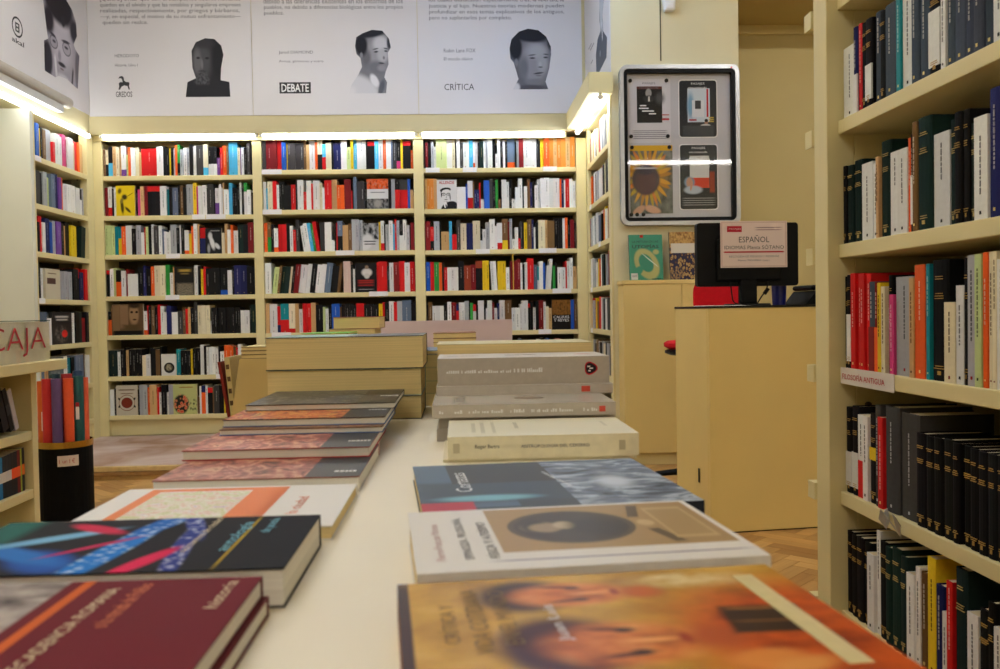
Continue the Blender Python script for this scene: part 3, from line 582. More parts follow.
# ---- printed covers turned to the room
COV = {
'yellow': ((214, 186, 30), [('e', .32, .3, .1, .26, 8, (70,60,20), .5), ('e', .45, .62, .16, .1, 0, (60,52,24), .5), ('e', .2, .82, .12, .1, 30, (80,66,20), .6), ('e', .62, .2, .2, .06, -30, (84,70,22), .5), ('e', .75, .7, .2, .012, 20, (60,50,20), .4), ('e', .3,.5,.12,.08,40,(120,104,40),.5)], 'yellow face-out cover with a dark drawn figure, second shelf under the bust'),
'rider': ((34, 35, 38), [('e', .3, .7, .14, .16, 0, (196,196,196), .5), ('e', .42, .42, .14, .3, 25, (216,216,216), .5), ('e', .72, .3, .2, .1, -30, (206,206,206), .5), ('e', .2, .2, .1, .2, 0, (150,150,150), .6), ('r', .6, .9, .3, .02, 0, (150,150,150), .3)], 'black face-out cover with a white sculpted figure, third shelf under the bust'),
'darkcity': ((34, 33, 31), [('r', .5, .87, .34, .05, 0, (164,138,62), .6), ('r', .5, .76, .24, .03, 0, (120,104,60), .6), ('r', .5, .2, .48, .24, 0, {'s': 26, 'd': 6, 'c': [(.35, (36,32,26)), (.62, (150,140,120))]}, .3)], 'dark face-out cover with gold title and crowded scene, fourth shelf under the bust'),
'sepia': ((92, 70, 48), [('r', .12, .55, .12, .45, 0, (124,98,68), .1), ('r', .38, .6, .14, .4, 0, (132,104,76), .2), ('e', .7, .66, .17, .36, 0, (150,120,86), .35), ('e', .63, .74, .05, .04, 0, (40,28,20), .4), ('e', .79, .74, .05, .04, 0, (40,28,20), .4), ('e', .72, .5, .07, .03, 0, (70,46,34), .5), ('e', .72, .95, .2, .1, 0, (48,36,26), .5), ('r', .5, .06, .5, .09, 0, (26,24,24), .2), ('r', .6, .25, .3, .1, 0, (84,66,40), .6)], 'large sepia face-out cover with a pale bearded face, fifth shelf'),
'coin': ((222, 220, 214), [('e', .54, .36, .37, .25, 0, (40,38,36), .06), ('e', .52, .38, .24, .16, 0, {'s': 8, 'c': [(.3, (70,64,50)), (.7, (186,176,146))]}, .3)], 'white face-out cover with a round dark coin picture, sixth shelf'),
'medallion': ((196, 188, 168), [('e', .5, .42, .27, .18, 0, (118,48,34), .06), ('e', .5, .42, .38, .27, 0, (118,48,34), .02), ('e', .5, .42, .36, .25, 0, (196,188,168), .02), ('e', .5, .42, .27, .18, 0, (118,48,34), .06), ('r', .5, .85, .4, .022, 0, (120,100,84), .3), ('r', .5, .73, .3, .02, 0, (140,120,100), .3), ('e', .14, .3, .06, .04, 40, (50,46,44), .3), ('e', .86, .3, .06, .04, -40, (50,46,44), .3), ('e', .14, .55, .06, .04, -40, (50,46,44), .3), ('e', .86, .55, .06, .04, 40, (50,46,44), .3)], 'grey face-out cover with a dark red rosette, bottom shelf'),
'flowers': ((186, 190, 124), [('e', .34, .34, .34, .34, 0, {'t': 'v', 's': 9, 'c': [(.2, (196,60,44)), (.42, (206,130,90)), (.6, (40,40,34))]}, .2), ('e', .85, .28, .18, .28, 0, {'t': 'v', 's': 9, 'c': [(.2, (52,60,40)), (.55, (186,190,124))]}, .4), ('r', .55, .9, .3, .02, 0, (150,120,60), .3)], 'pale green face-out cover with red and black figures, bottom shelf'),
'collage': ((58, 58, 60), [('r', .5, .84, .5, .18, 0, {'s': 9, 'd': 6, 'c': [(.3, (90,30,20)), (.5, (214,86,30)), (.7, (150,120,110))]}, .02), ('r', .5, .5, .5, .16, 0, (206,206,208), .02), ('r', .5, .55, .36, .02, 0, (140,140,144), .2), ('r', .5, .17, .5, .17, 0, {'s': 10, 'd': 5, 'c': [(.35, (40,40,42)), (.7, (140,140,140))]}, .02), ('e', .5, .18, .2, .15, 0, (150,146,140), .5)], 'face-out cover with orange picture, white title strip and grey photograph'),
'river': ((190, 190, 192), [('r', .5, .72, .5, .32, 0, {'s': 5, 'd': 6, 'c': [(.4, (34,34,36)), (.7, (190,190,190))]}, .1), ('e', .2, .3, .5, .3, 20, (206,206,208), .3), ('r', .45, .34, .4, .02, 0, (60,60,64), .3), ('r', .45, .24, .36, .02, 0, (60,60,64), .3)], 'grey landscape face-out cover beside three silver spines, third shelf'),
'blackperson': ((30, 29, 31), [('e', .55, .68, .26, .15, 0, (206,204,202), .35), ('e', .55, .86, .09, .07, 0, (130,110,96), .3), ('e', .55, .56, .14, .1, 0, (190,188,186), .4), ('r', .5, .4, .38, .03, 0, (150,40,36), .3), ('r', .5, .33, .38, .03, 0, (150,40,36), .3), ('r', .5, .24, .38, .03, 0, (140,38,34), .3), ('r', .5, .1, .36, .015, 0, (130,130,130), .3)], 'black face-out cover with a white-shirted figure and red title lines'),
'stencil': ((214, 214, 216), [('e', .43, .655, .28, .085, 4, (28,28,30), .1), ('e', .46, .60, .22, .075, 4, (216,216,218), .15), ('r', .215, .52, .022, .12, 4, (40,40,42), .3), ('e', .66, .42, .03, .14, 6, (70,70,72), .5), ('e', .33, .505, .11, .055, 0, (30,30,32), .1), ('e', .34, .50, .08, .038, 0, (206,206,208), .15), ('e', .57, .505, .10, .055, 0, (30,30,32), .1), ('e', .57, .50, .072, .038, 0, (206,206,208), .15), ('e', .34, .50, .03, .014, 0, (50,50,52), .4), ('e', .57, .50, .03, .014, 0, (50,50,52), .4), ('e', .47, .41, .025, .045, 0, (150,150,152), .5), ('e', .45, .325, .10, .013, 0, (50,50,52), .4), ('e', .45, .26, .12, .014, 0, (150,150,152), .5), ('e', .62, .05, .44, .21, 12, (28,28,32), .1), ('e', .42, .15, .085, .12, 8, (220,220,222), .15), ('r', .46, .07, .03, .09, 12, (40,44,60), .2)], 'white face-out cover with a stencilled man in heavy glasses'),
'goldblack': ((36, 32, 30), [('r', .5, .76, .5, .26, 0, {'s': 5, 'd': 6, 'w': 2, 'c': [(.3, (70,46,22)), (.55, (140,96,44)), (.7, (90,66,36))]}, .04)], 'black and gold face-out cover with white capital lettering, fifth shelf'),
'creamcover': ((204, 194, 168), [('r', .4, .6, .3, .1, 0, (90,60,50), .1), ('r', .45, .85, .3, .02, 0, (130,110,90), .3)], 'cream face-out cover with a dark red picture strip, fourth shelf, corner bookcase'),
'blackdot': ((40, 38, 38), [('e', .62, .32, .16, .12, 0, (190,34,28), .1), ('e', .45, .3, .36, .28, 0, {'s': 7, 'c': [(.4, (40,38,38)), (.7, (120,112,104))]}, .3), ('e', .62, .32, .15, .12, 0, (190,34,28), .1), ('r', .5, .85, .34, .03, 0, (190,186,180), .3), ('r', .5, .76, .3, .03, 0, (170,166,160), .3)], 'black face-out cover with a red dot, fifth shelf of the corner bookcase'),
'greycover': ((90, 100, 104), [('e', .5, .3, .4, .3, 0, {'s': 5, 'c': [(.3, (50,60,60)), (.7, (150,160,160))]}, .4)], 'grey-green landscape face-out cover, sixth shelf of the corner bookcase'),
}
stuff = MB(); SGRP = {'A': 'books on the end wall under the bust', 'B': 'books on the end wall under the bearded man', 'C': 'books on the end wall under the smiling man', 'L': 'books in the corner bookcase', 'Q': 'books in the return bookcase', 'S': 'books in the tall side bookcase'}
for t in allb:
    k = t['key'][0]; t['col'] = jit((66, 74, 88) if k == 'S' and t['c'] == 'f' else PAL.get(t['c'], (128,128,128))); c2 = jit(PAL[t['c2']]) if t['c2'] else None
    X = Matrix.Translation((t['o'][0], t['o'][1], t['z'])) @ Matrix.Rotation(t['rz'], 4, 'Z') @ Matrix.Translation((t['x'], t['back'], 0)) 
    if t['c'] == '=':
        X = Matrix.Translation((t['o'][0], t['o'][1], t['z'])) @ Matrix.Rotation(t['rz'], 4, 'Z') @ Matrix.Translation((t['x'], .003, 0))
        bcol, sh, lab = COV[t['n']]; pm = print_mat('cover_'+t['n'], bcol, sh, .35)
        o = thing('book', lab, 'book', tuple(X.translation), t['rz'], SGRP[k]); W, H = t['W'], t['H']
        b = MB(); cc = jit(bcol if not isinstance(bcol, dict) else (90,90,90), 3)
        b.quad([(0,0,0),(W,0,0),(W,0,H),(0,0,H)], mi=1, uv=[(0,0),(1,0),(1,1),(0,1)])
        b.box(0, W, .0001, .0012, 0, H, cc); b.box(0, W, .021, .0222, 0, H, cc); b.box(0, .0012, .0012, .021, 0, H, cc)
        put('cover', b.mesh('cover', [BOOK, pm], col=True), o); boxobj('pages', .0013, W-.001, .0013, .0209, .0008, H-.0008, PAGEX, o)
        if t['n'] == 'stencil': text('ALLENDE', W*.78, .022, REDINK, o, (W*.1, -.0008, H*.86), FACE['-y'], 'title', .02)
        if t['n'] == 'goldblack':
            text('CALIFAS', W*.84, .02, WHITEINK, o, (W*.08, -.0008, H*.38), FACE['-y'], 'title'); text('Y REYES', W*.8, .02, WHITEINK, o, (W*.1, -.0008, H*.27), FACE['-y'], 'title')
        continue
    if not t['single']:
        small_book(stuff, t, X @ lean(t), t['col'], c2); continue
    if k == 'S':
        o = thing('book', t['label'], 'book', tuple(X.translation), t['rz'], SGRP[k]); hero_book(t, o)
        if t['key'] == 'S3' and t['i'] == 10: text('GIRO', .05, .010, WHITEINK, o, (t['W']*.5+.005, -.0012, t['H']*.45), (0, R_(-90), R_(90)) if 0 else Euler((R_(90), R_(-90), 0)), 'spine_title')
    else:
        b = MB(); small_book(b, t, Matrix.Identity(4), t['col'], c2)
        o = put('book', b.mesh('book', BOOK, col=True)); o.matrix_world = X @ lean(t); tag(o, t['label'], 'book', SGRP[k])
# rows the table hides, and the one just seen over it
PALL = 'wwwwckkkgsrdoybntulefma'
for k, r in (('B', 6), ('B', 7), ('C', 6), ('C', 7)):
    x = BAY[k][0]+.004
    while x < BAY[k][1]-.04:
        t = dict(c=random.choice(PALL), W=random.uniform(.012, .036), H=random.uniform(.17, .23), d=.15, c2=None, fr=0)
        t['col'] = jit(PAL[t['c']]); small_book(stuff, t, Matrix.Translation((x, 6.757+random.uniform(.002, .02), SH[k][r-1])), t['col'], None); x += t['W']+.0005
SPAL = ('fffkwn', 'eewkwe', 'wrkocsw', 'kkkkkg', 'kewkewy')
for r in range(5):      # the near end of the side bookcase, beyond the photograph's edge
    y = min(t['o'][1]-t['x']-t['W'] for t in allb if t['key'] == 'S%d' % (r+1)) - .001
    while y > .56:
        c = random.choice(SPAL[r]); t = dict(c=c, W=random.uniform(.018, .042), H=random.uniform(.19, .225), d=.14, c2=None, fr=0, col=jit((66, 74, 88) if c == 'f' else PAL[c]))
        small_book(stuff, t, Matrix.Translation((.964+random.uniform(0, .01), y, SHS[r+1])) @ Matrix.Rotation(R_(-90), 4, 'Z'), t['col'], None); y -= t['W']+.0005
tag(put('shelved_books', stuff.mesh('shelved_books', BOOK, col=True)), 'packed rows of narrow upright books filling the rest of the bookcase shelves', 'books', None, 'stuff')
# ================================================================== POSTERS OVER THE BOOKCASES
POST = mat('poster_vinyl', (216, 214, 216), .45, .015, 3)
EDGE = mat('poster_edge', (150, 148, 140), .6, 0)
def pos(px0): return lambda x, y: ((x-px0)*.00734, (118.0-y)*.00726)
def poster(label, X0, X1, z0=2.42, z1=3.58):
    o = thing('poster', label, 'poster', (X0, 6.6985, z0), 0, 'large author posters over the bookcases')
    b = MB(); b.box(.002, X1-X0-.002, -.006, 0, 0, z1-z0); put('panel', b.mesh('panel', POST), o)
    return o
def line(o, f, s, x0, x1, y, h, m=INK2, bold=0):
    a = f(x0, y); text(s, (x1-x0)*.00734, h*.00726, m, o, (a[0], -.0066, a[1]), FACE['-y'], 'lettering', bold)
def portrait(o, f, pts, sc, off, m):
    cutout('portrait', [f(off+x*sc, y*sc) for x, y in pts], m, o, (0, -.0062, 0), FACE['-y'])
f = pos(91); o = poster('white author poster with a dark stone bust and five lines of text', -2.656, -1.482)
for s, x0, x1, y, h in (('[Quiero] evitar que con el tiempo, los hechos humanos', 104, 241, 4.6, 5), ('queden en el olvido y que las notables y singulares empresas', 104, 241, 10.4, 5), ('realizadas, respectivamente, por griegos y bárbaros,', 104, 240, 16.2, 5), ('—y, en especial, el motivo de su mutuo enfrentamiento—', 104, 241, 22, 5), ('queden sin realce.', 106, 150, 27.8, 5)): line(o, f, s, x0, x1, y, h)
line(o, f, 'HERÓDOTO', 117, 140.5, 59.5, 4); line(o, f, 'Historia, Libro I', 117, 139, 69, 3.2)
line(o, f, 'GREDOS', 117, 133, 99, 5.6, INK, .012)
deer = [(119.8,91.5),(120.6,88),(120,85.5),(121.5,84),(124,84.2),(123.4,81),(121.8,80),(119.8,80.8),(121,78.6),(123.5,78),(125,79.2),(125.4,82.6),(127.4,84),(130.2,84.2),(130.6,86),(130,87.5),(130.8,91.5),(129.6,91.5),(128.6,88),(125.4,87.4),(122.8,88.6),(121.2,91.5)]
cutout('emblem', [f(*p) for p in deer], INK, o, (0, -.0062, 0), FACE['-y'])
portrait(o, f, [(712,382),(880,382),(878,325),(845,318),(848,270),(858,220),(850,185),(825,160),(790,157),(755,172),(738,205),(740,270),(752,310),(720,325)], .26, 0,
  print_mat('bust_print', (46,46,50), [('e', .40, .62, .24, .34, 0, (78,78,82), .6), ('e', .28, .60, .10, .26, 0, (104,104,108), .6), ('e', .30, .665, .045, .022, 0, (48,48,52), .5), ('e', .50, .66, .05, .022, 0, (46,46,50), .5), ('e', .38, .56, .035, .10, 4, (112,112,116), .6), ('e', .38, .44, .09, .016, 0, (50,50,54), .5), ('e', .38, .28, .17, .18, 0, {'s': 22, 'd': 5, 'c': [(.35, (52,52,56)), (.7, (98,98,102))]}, .5), ('e', .74, .62, .16, .32, 0, (42,42,46), .6), ('e', .45, .92, .25, .1, 0, (60,60,64), .6), ('r', .5, .1, .5, .12, 0, (46,46,50), .3)], .5))
f = pos(253.5); o = poster('white author poster with a bearded man in an open collar', -1.482, -.274)
for s, x0, x1, y, h in (('debido a las diferencias existentes en los entornos de los', 266, 404, 6.4, 5), ('pueblos, no debido a diferencias biológicas entre los propios', 266.5, 404, 13, 5), ('pueblos.', 266.5, 286, 18.8, 5)): line(o, f, s, x0, x1, y, h)
line(o, f, 'Jared DIAMOND', 280, 314, 57.5, 4); line(o, f, 'Armas, gérmenes y acero', 280, 324, 66, 3.2)
a = f(280, 96.4); b = MB(); b.box(0, 31*.00734, -.0012, 0, 0, 11.2*.00726); put('logo_block', b.mesh('logo_block', INK), o, (a[0], -.006, a[1]))
a = f(282, 94.8); text('DEBATE', 27*.00734, 8*.00726, WHITEINK, o, (a[0], -.0078, a[1]), FACE['-y'], 'lettering', .015)
portrait(o, f, [(445,190),(450,155),(475,140),(510,127),(550,130),(575,160),(582,195),(570,215),(572,260),(560,290),(555,310),(565,330),(560,372),(420,372),(428,340),(455,300),(470,270),(465,235),(450,220)], .26, 240,
  print_mat('bearded_print', (120,120,126), [('e', .66, .62, .30, .30, 0, (150,150,156), .5), ('e', .76, .78, .20, .14, 0, (196,196,202), .5), ('e', .80, .60, .14, .12, 0, (176,176,182), .5), ('e', .42, .56, .12, .16, 0, (104,104,110), .6), ('e', .66, .40, .26, .12, -8, (112,112,120), .5), ('e', .78, .40, .12, .06, 0, (140,140,146), .6), ('e', .77, .475, .08, .014, -4, (62,62,68), .6), ('e', .65, .655, .055, .016, 4, (58,58,64), .6), ('e', .88, .665, .045, .015, -4, (62,62,68), .6), ('e', .64, .70, .075, .012, 8, (80,80,86), .6), ('e', .88, .705, .06, .012, -8, (84,84,90), .6), ('e', .83, .56, .03, .03, 0, (118,118,124), .6), ('e', .30, .76, .16, .19, 0, (40,40,46), .35), ('e', .56, .95, .40, .075, 6, (44,44,50), .4), ('e', .96, .80, .06, .12, 0, (56,56,62), .5), ('e', .30, .60, .04, .05, 0, (130,130,136), .5), ('e', .28, .10, .52, .20, -16, (204,204,208), .4), ('e', .60, .20, .14, .08, -42, (222,222,226), .4), ('e', .76, .08, .07, .16, -25, (84,88,98), .5), ('e', .06, .02, .12, .1, 0, (216,214,216), .8)], .5))
f = pos(418); o = poster('white author poster with a smiling dark-haired man and serif logo', -.274, .942)
for s, x0, x1, y, h in (('los cuales destacaban especialmente tres: la libertad, la', 430, 566, 6, 5), ('justicia y el lujo. Nuestras teorías modernas pueden', 430, 566, 12, 5), ('profundizar en esos temas explicativos de los antiguos,', 430, 566, 18, 5), ('pero no suplantarlos por completo.', 430, 513, 24, 5)): line(o, f, s, x0, x1, y, h)
line(o, f, 'Robin Lane FOX', 444, 476, 56, 4); line(o, f, 'El mundo clásico', 444, 473, 64, 3.2); line(o, f, 'CRÍTICA', 444, 474, 94, 8, INK)
portrait(o, f, [(358,360),(380,320),(372,290),(362,255),(350,240),(347,200),(355,165),(385,135),(420,124),(460,130),(490,155),(508,195),(508,225),(500,280),(485,330),(495,360)], .26, 420,
  print_mat('smiling_print', (104,104,112), [('e', .60, .46, .37, .40, 0, (142,142,148), .35), ('e', .66, .62, .26, .14, 0, (164,164,170), .6), ('e', .78, .42, .14, .16, 0, (160,160,166), .6), ('e', .34, .36, .12, .2, 0, (112,112,120), .6), ('e', .55, .515, .075, .016, 0, (66,66,72), .6), ('e', .87, .525, .06, .016, 0, (70,70,76), .6), ('e', .54, .565, .10, .012, 4, (86,86,92), .6), ('e', .88, .575, .075, .012, -4, (86,86,92), .6), ('e', .735, .41, .04, .05, 0, (172,172,178), .6), ('e', .74, .365, .06, .014, 0, (96,96,102), .6), ('e', .69, .265, .13, .016, 5, (72,72,78), .5), ('e', .69, .225, .08, .012, 0, (116,116,122), .6), ('e', .62, .12, .26, .06, 0, (122,122,128), .6), ('e', .44, .93, .56, .155, -6, (42,42,48), .25), ('e', .14, .70, .17, .24, 8, (44,44,50), .3), ('e', .97, .78, .07, .14, 8, (60,60,66), .5), ('e', .16, .44, .05, .07, 0, (124,124,130), .5), ('e', .5, .02, .4, .06, 0, (84,84,92), .5), ('e', .13, .03, .12, .09, 0, (206,206,210), .4)], .5))
# side poster on the corner bulkhead
o = thing('poster', 'white side poster with a moustached man in round glasses', 'poster', (-2.6625, 4.4, 2.43), 0, 'large author posters over the bookcases')
boxobj('panel', 0, .006, 0, 2.296, 0, 1.14, POST, o)
man = [(6.001, 3.02), (6.024, 2.911), (6.037, 2.851), (6.056, 2.788), (5.996, 2.759), (5.995, 2.564), (6.149, 2.561), (6.2, 2.585), (6.326, 2.596), (6.404, 2.582), (6.497, 2.571), (6.54, 2.813), (6.474, 2.84), (6.449, 2.867), (6.508, 2.942), (6.5, 3.031), (6.438, 3.102), (6.349, 3.14), (6.12, 3.16)]
cutout('portrait', [(y-4.4, z-2.43) for y, z in man], print_mat('moustache_print', (158,154,164), [('e', .50, .42, .32, .28, 0, (190,186,196), .5), ('e', .50, .62, .22, .08, 0, (196,192,202), .6), ('e', .40, .88, .46, .26, -8, (42,38,46), .22), ('e', .14, .60, .15, .17, 0, (46,40,50), .4), ('e', .86, .66, .14, .15, 0, (54,50,58), .4), ('e', .54, .69, .06, .07, 0, (48,44,52), .4), ('e', .26, .385, .115, .075, 0, (92,88,98), .12), ('e', .26, .385, .10, .063, 0, (160,156,166), .2), ('e', .62, .40, .125, .082, 0, (92,88,98), .12), ('e', .62, .40, .11, .07, 0, (172,168,178), .2), ('e', .61, .41, .06, .018, 0, (70,66,76), .5), ('e', .27, .395, .05, .018, 0, (74,70,80), .5), ('e', .60, .475, .13, .02, 6, (64,60,70), .5), ('e', .24, .46, .09, .02, -6, (64,60,70), .5), ('e', .41, .27, .05, .07, 0, (146,142,152), .6), ('e', .47, .185, .12, .028, 0, (48,44,52), .5), ('e', .47, .135, .06, .014, 0, (128,112,120), .5), ('e', .08, .16, .14, .22, 0, (50,46,54), .3), ('r', .30, .12, .03, .14, 8, (206,204,210), .4), ('e', .95, .2, .1, .3, 0, (104,100,110), .35), ('r', .77, .10, .025, .12, -12, (74,70,80), .5), ('e', .5, .03, .2, .06, 0, (196,194,202), .6)], .5), o, (.0064, 0, 0), FACE['+x'])
b = MB(); n = 28
ring = [(math.cos(2*math.pi*k/n), math.sin(2*math.pi*k/n)) for k in range(n)]
for k in range(n):
    p, q = ring[k], ring[(k+1) % n]; b.quad([(p[0]*.068, p[1]*.062, 0), (q[0]*.068, q[1]*.062, 0), (q[0]*.056, q[1]*.050, 0), (p[0]*.056, p[1]*.050, 0)])
for x0, x1, y0, y1 in ((-.026,-.012,-.03,.026),(.012,.026,-.03,.026),(-.012,.012,.016,.026),(-.012,.012,-.006,.003),(-.012,.012,-.03,-.02)): b.quad([(x0,y0,0),(x1,y0,0),(x1,y1,0),(x0,y1,0)])
b.f = [tuple(fc) if i >= n else tuple(reversed(fc)) for i, fc in enumerate(b.f)]
put('emblem', b.mesh('emblem', INK), o, (.0068, 5.642-4.4, 2.732-2.43), FACE['+x'])
text('akal', .15, .03, INK, o, (.0068, 5.57-4.4, 2.63-2.43), FACE['+x'], 'lettering', .015)
# return poster
o = thing('poster', 'narrow white poster with a thin figure in a dark jacket', 'poster', (.9685, 6.692, 2.425), 0, 'large author posters over the bookcases')
boxobj('panel', -.006, 0, -1.09, 0, 0, 1.15, POST, o)
fig = [(5.98, 2.985), (5.99, 2.876), (5.95, 2.796), (6.08, 2.777), (6.16, 2.696), (6.15, 2.559), (6.09, 2.542), (5.73, 2.56), (5.70, 2.677), (5.85, 2.763), (5.87, 2.878), (5.80, 2.95), (5.86, 3.1), (5.97, 3.1)]
cutout('figure_print', [(6.692-y, z-2.425) for y, z in fig], print_mat('figure_print', (84,90,100), [('r', .45, .8, .5, .36, 0, (186,192,200), .2), ('e', .35, .62, .08, .12, 0, (110,116,126), .4), ('r', .6, .42, .04, .12, 10, (206,210,216), .3), ('e', .4, .2, .05, .04, 0, (140,146,156), .3)], .5), o, (-.0064, 0, 0), FACE['-x'])
for k, (y, z, w) in enumerate(((6.5, 2.83, .14), (6.42, 2.80, .18), (6.4, 2.70, .1))): boxobj('print_line', -.0068, -.006, y-6.692-w, y-6.692, z-2.425, z-2.425+.006, INK2, o)

# ================================================================== GLAZED NOTICEBOARD ON THE PIER
nb = thing('noticeboard', 'glazed noticeboard with rounded aluminium frame and black gasket', 'noticeboard', (1.012, 5.599, 1.475))
NW, NH = .75, .99
def rrect(w, h, r, x=0, z=0, n=6):
    out = []
    for cx, cz, a0 in ((w-r, r, -90), (w-r, h-r, 0), (r, h-r, 90), (r, r, 180)):
        for k in range(n+1): t = R_(a0+90*k/n); out.append((x+cx+r*math.cos(t), z+cz+r*math.sin(t)))
    return out
def ringobj(name, outer, inner, y0, y1, m):
    b = MB(); n = len(outer)
    for k in range(n):
        a, c, d, e = outer[k], outer[(k+1) % n], inner[(k+1) % n], inner[k]
        b.quad([(a[0],y1,a[1]),(c[0],y1,c[1]),(d[0],y1,d[1]),(e[0],y1,e[1])]); b.quad([(a[0],y0,a[1]),(e[0],y0,e[1]),(d[0],y0,d[1]),(c[0],y0,c[1])])
        b.quad([(a[0],y0,a[1]),(c[0],y0,c[1]),(c[0],y1,c[1]),(a[0],y1,a[1])]); b.quad([(e[0],y1,e[1]),(d[0],y1,d[1]),(d[0],y0,d[1]),(e[0],y0,e[1])])
    return put(name, b.mesh(name, m), nb)
ringobj('frame', rrect(NW, NH, .05), rrect(NW-.05, NH-.05, .03, .025, .025), 0, -.045, METAL)
ringobj('gasket', rrect(NW-.05, NH-.05, .03, .025, .025), rrect(NW-.096, NH-.096, .008, .048, .048), -.004, -.036, BLACK)
boxobj('back_board', .03, NW-.03, -.004, -.001, .03, NH-.03, mat('board_grey', (188, 186, 190), .6, .03, 4), nb)
gm, N, L, bs_ = new_mat('board_glass'); N.remove(bs_)
tr = N.new('ShaderNodeBsdfTransparent'); gl = N.new('ShaderNodeBsdfGlossy'); gl.inputs['Roughness'].default_value = .03; fr0 = N.new('ShaderNodeFresnel'); fr0.inputs['IOR'].default_value = 1.5; ge = N.new('ShaderNodeNewGeometry'); iv = N.new('ShaderNodeMath'); iv.operation = 'SUBTRACT'; iv.inputs[0].default_value = 1; fr = N.new('ShaderNodeMath'); fr.operation = 'MULTIPLY'; L.new(ge.outputs['Backfacing'], iv.inputs[1]); L.new(iv.outputs[0], fr.inputs[0]); L.new(fr0.outputs[0], fr.inputs[1])
mxs = N.new('ShaderNodeMixShader'); L.new(fr.outputs[0], mxs.inputs[0]); L.new(tr.outputs[0], mxs.inputs[1]); L.new(gl.outputs[0], mxs.inputs[2]); L.new(mxs.outputs[0], N['Material Output'].inputs[0])
GLASS = gm
boxobj('glass_pane', .03, NW-.03, -.030, -.027, .03, NH-.03, GLASS, nb)
b = MB(); b.cyl((.70, -.046, NH-.02), (.70, -.045, NH-.02), .006, n=10); put('lock', b.mesh('lock', REDINK), nb)
NBX, NBZ = 1.012, 1.475
def notice(label, x, z, w, h, m, base=PAPER):
    o = thing('notice', label, 'notice', (NBX+x, 5.594, NBZ+z), 0, 'notices inside the glazed board')
    sheet('paper', w, h, m, o, (0, 0, 0), FACE['-y'], .001, base); return o
def magnets(o, pts):
    for x, z in pts: b = MB(); b.cyl((x, -.001, z), (x, -.008, z), .012, n=14); put('magnet', b.mesh('magnet', BLACK), o)
k = .75/925     # board units: photograph crop of the board mapped onto its 0.75 m width
# upper left: white sheet with a black book
o = notice('white notice with a black book cover and red price, upper corner', .06, .515, .265, .395, print_mat('notice_a', (206,203,206), [('r', .5, .60, .30, .285, 0, (26,26,28), .005), ('r', .5, .865, .30, .022, 0, (96,52,44), .02), ('e', .48, .78, .075, .075, 0, (150,150,150), .2), ('e', .48, .69, .14, .06, 0, (52,52,54), .4), ('r', .49, .69, .02, .04, 0, (200,200,200), .2), ('e', .75, .7, .12, .1, 0, (80,80,82), .8)] + [('r', .5, .19-.03*i, .42, .008, 0, (140,138,142), .2) for i in range(5)], .4))
text('PASAJES', .08, .016, INK2, o, (.09, -.0016, .36), FACE['-y']); text('recomienda', .12, .014, INK2, o, (.07, -.0016, .336), FACE['-y'])
for i, (w, x) in enumerate(((.04, .072), (.06, .066), (.075, .085), (.045, .128))): boxobj('cover_title', x, x+w, -.0018, -.001, .228-i*.017, .235-i*.017, WHITEINK, o)
for i in range(2): boxobj('red_price', .21, .255, -.0018, -.001, .17-i*.03, .176-i*.024, REDINK, o)
magnets(o, ((.012, .385), (.24, .385), (.014, .04), (.245, .04)))
# lower left: sunflower
petals = []
for q in range(26):
    a = q*360/26+random.uniform(-5, 5); rr = .42
    petals.append(('e', .42+.50*math.cos(R_(a))*.72, .55+.40*math.sin(R_(a))*.72, .2, .035, math.degrees(math.atan2(math.sin(R_(a))*.8, math.cos(R_(a)))), (206 if q % 2 else 178, 150 if q % 3 else 122, 44), .3))
o = notice('sunflower notice with a yellow header, lower corner', .065, .075, .268, .425, print_mat('notice_b', {'s': 6, 'c': [(.35, (70,74,66)), (.65, (118,120,112))]}, [('e', .42, .55, .5, .34, 0, (150,112,40), .5)] + petals + [('e', .37, .5, .34, .235, 0, (56,40,52), .15), ('e', .36, .46, .27, .19, 0, (72,40,48), .3), ('e', .36, .62, .2, .06, 0, (40,30,52), .5), ('e', .2, .05, .16, .06, 20, (196,150,120), .3), ('e', .52, .06, .2, .06, -10, (200,154,124), .3), ('r', .5, .965, .51, .045, 0, (206, 160, 30), .01), ('r', .36, .665, .28, .012, 0, (170,160,160), .3)], .4))
magnets(o, ((.013, .412), (.248, .412)))
for dx in (.004, .04, .08): magnets(o, ((dx, -.005),))
# right: two black sheets with rounded corners
def dark_notice(label, z, h, shapes, mname):
    o = thing('notice', label, 'notice', (NBX+.375, 5.594, NBZ+z), 0, 'notices inside the glazed board')
    cutout('paper', rrect(.245, h, .02), PAPER, o, (0, 0, 0), FACE['-y'], .001)
    cutout('print', [(x+.005, y+.005) for x, y in rrect(.235, h-.01, .018)], print_mat(mname, (38,42,46), shapes, .4), o, (0, -.001, 0), FACE['-y'], .0006)
    text('PASAJES', .085, .017, WHITEINK, o, (.08, -.0024, h-.035), FACE['-y']); text('recomienda', .115, .013, WHITEINK, o, (.063, -.0024, h-.056), FACE['-y'])
    return o
o = dark_notice('black notice with a pale blue book cover, upper one', .545, .36, [('r', .52, .56, .3, .30, 0, (196,206,214), .005), ('e', .3, .55, .1, .25, 0, (120,160,190), .6), ('r', .5, .5, .16, .15, 0, (214,216,220), .01), ('r', .5, .57, .08, .075, 0, (60,62,66), .05), ('r', .755, .6, .025, .25, 0, (176,30,40), .02), ('r', .36, .3, .1, .014, 0, (170,30,36), .05), ('e', .72, .25, .05, .06, 0, (160,120,100), .2), ('e', .72, .29, .05, .03, 0, (24,22,22), .2), ('e', .7, .2, .14, .03, 0, (196,196,196), .3), ('r', .5, .1, .42, .1, 0, (56,60,64), .05)], 'notice_c')
for i in range(3): boxobj('yellow_note', .19, .222, -.0024, -.0016, .12-i*.012, .127-i*.012, mat('yellow_ink', (190, 160, 50), .6, 0), o)
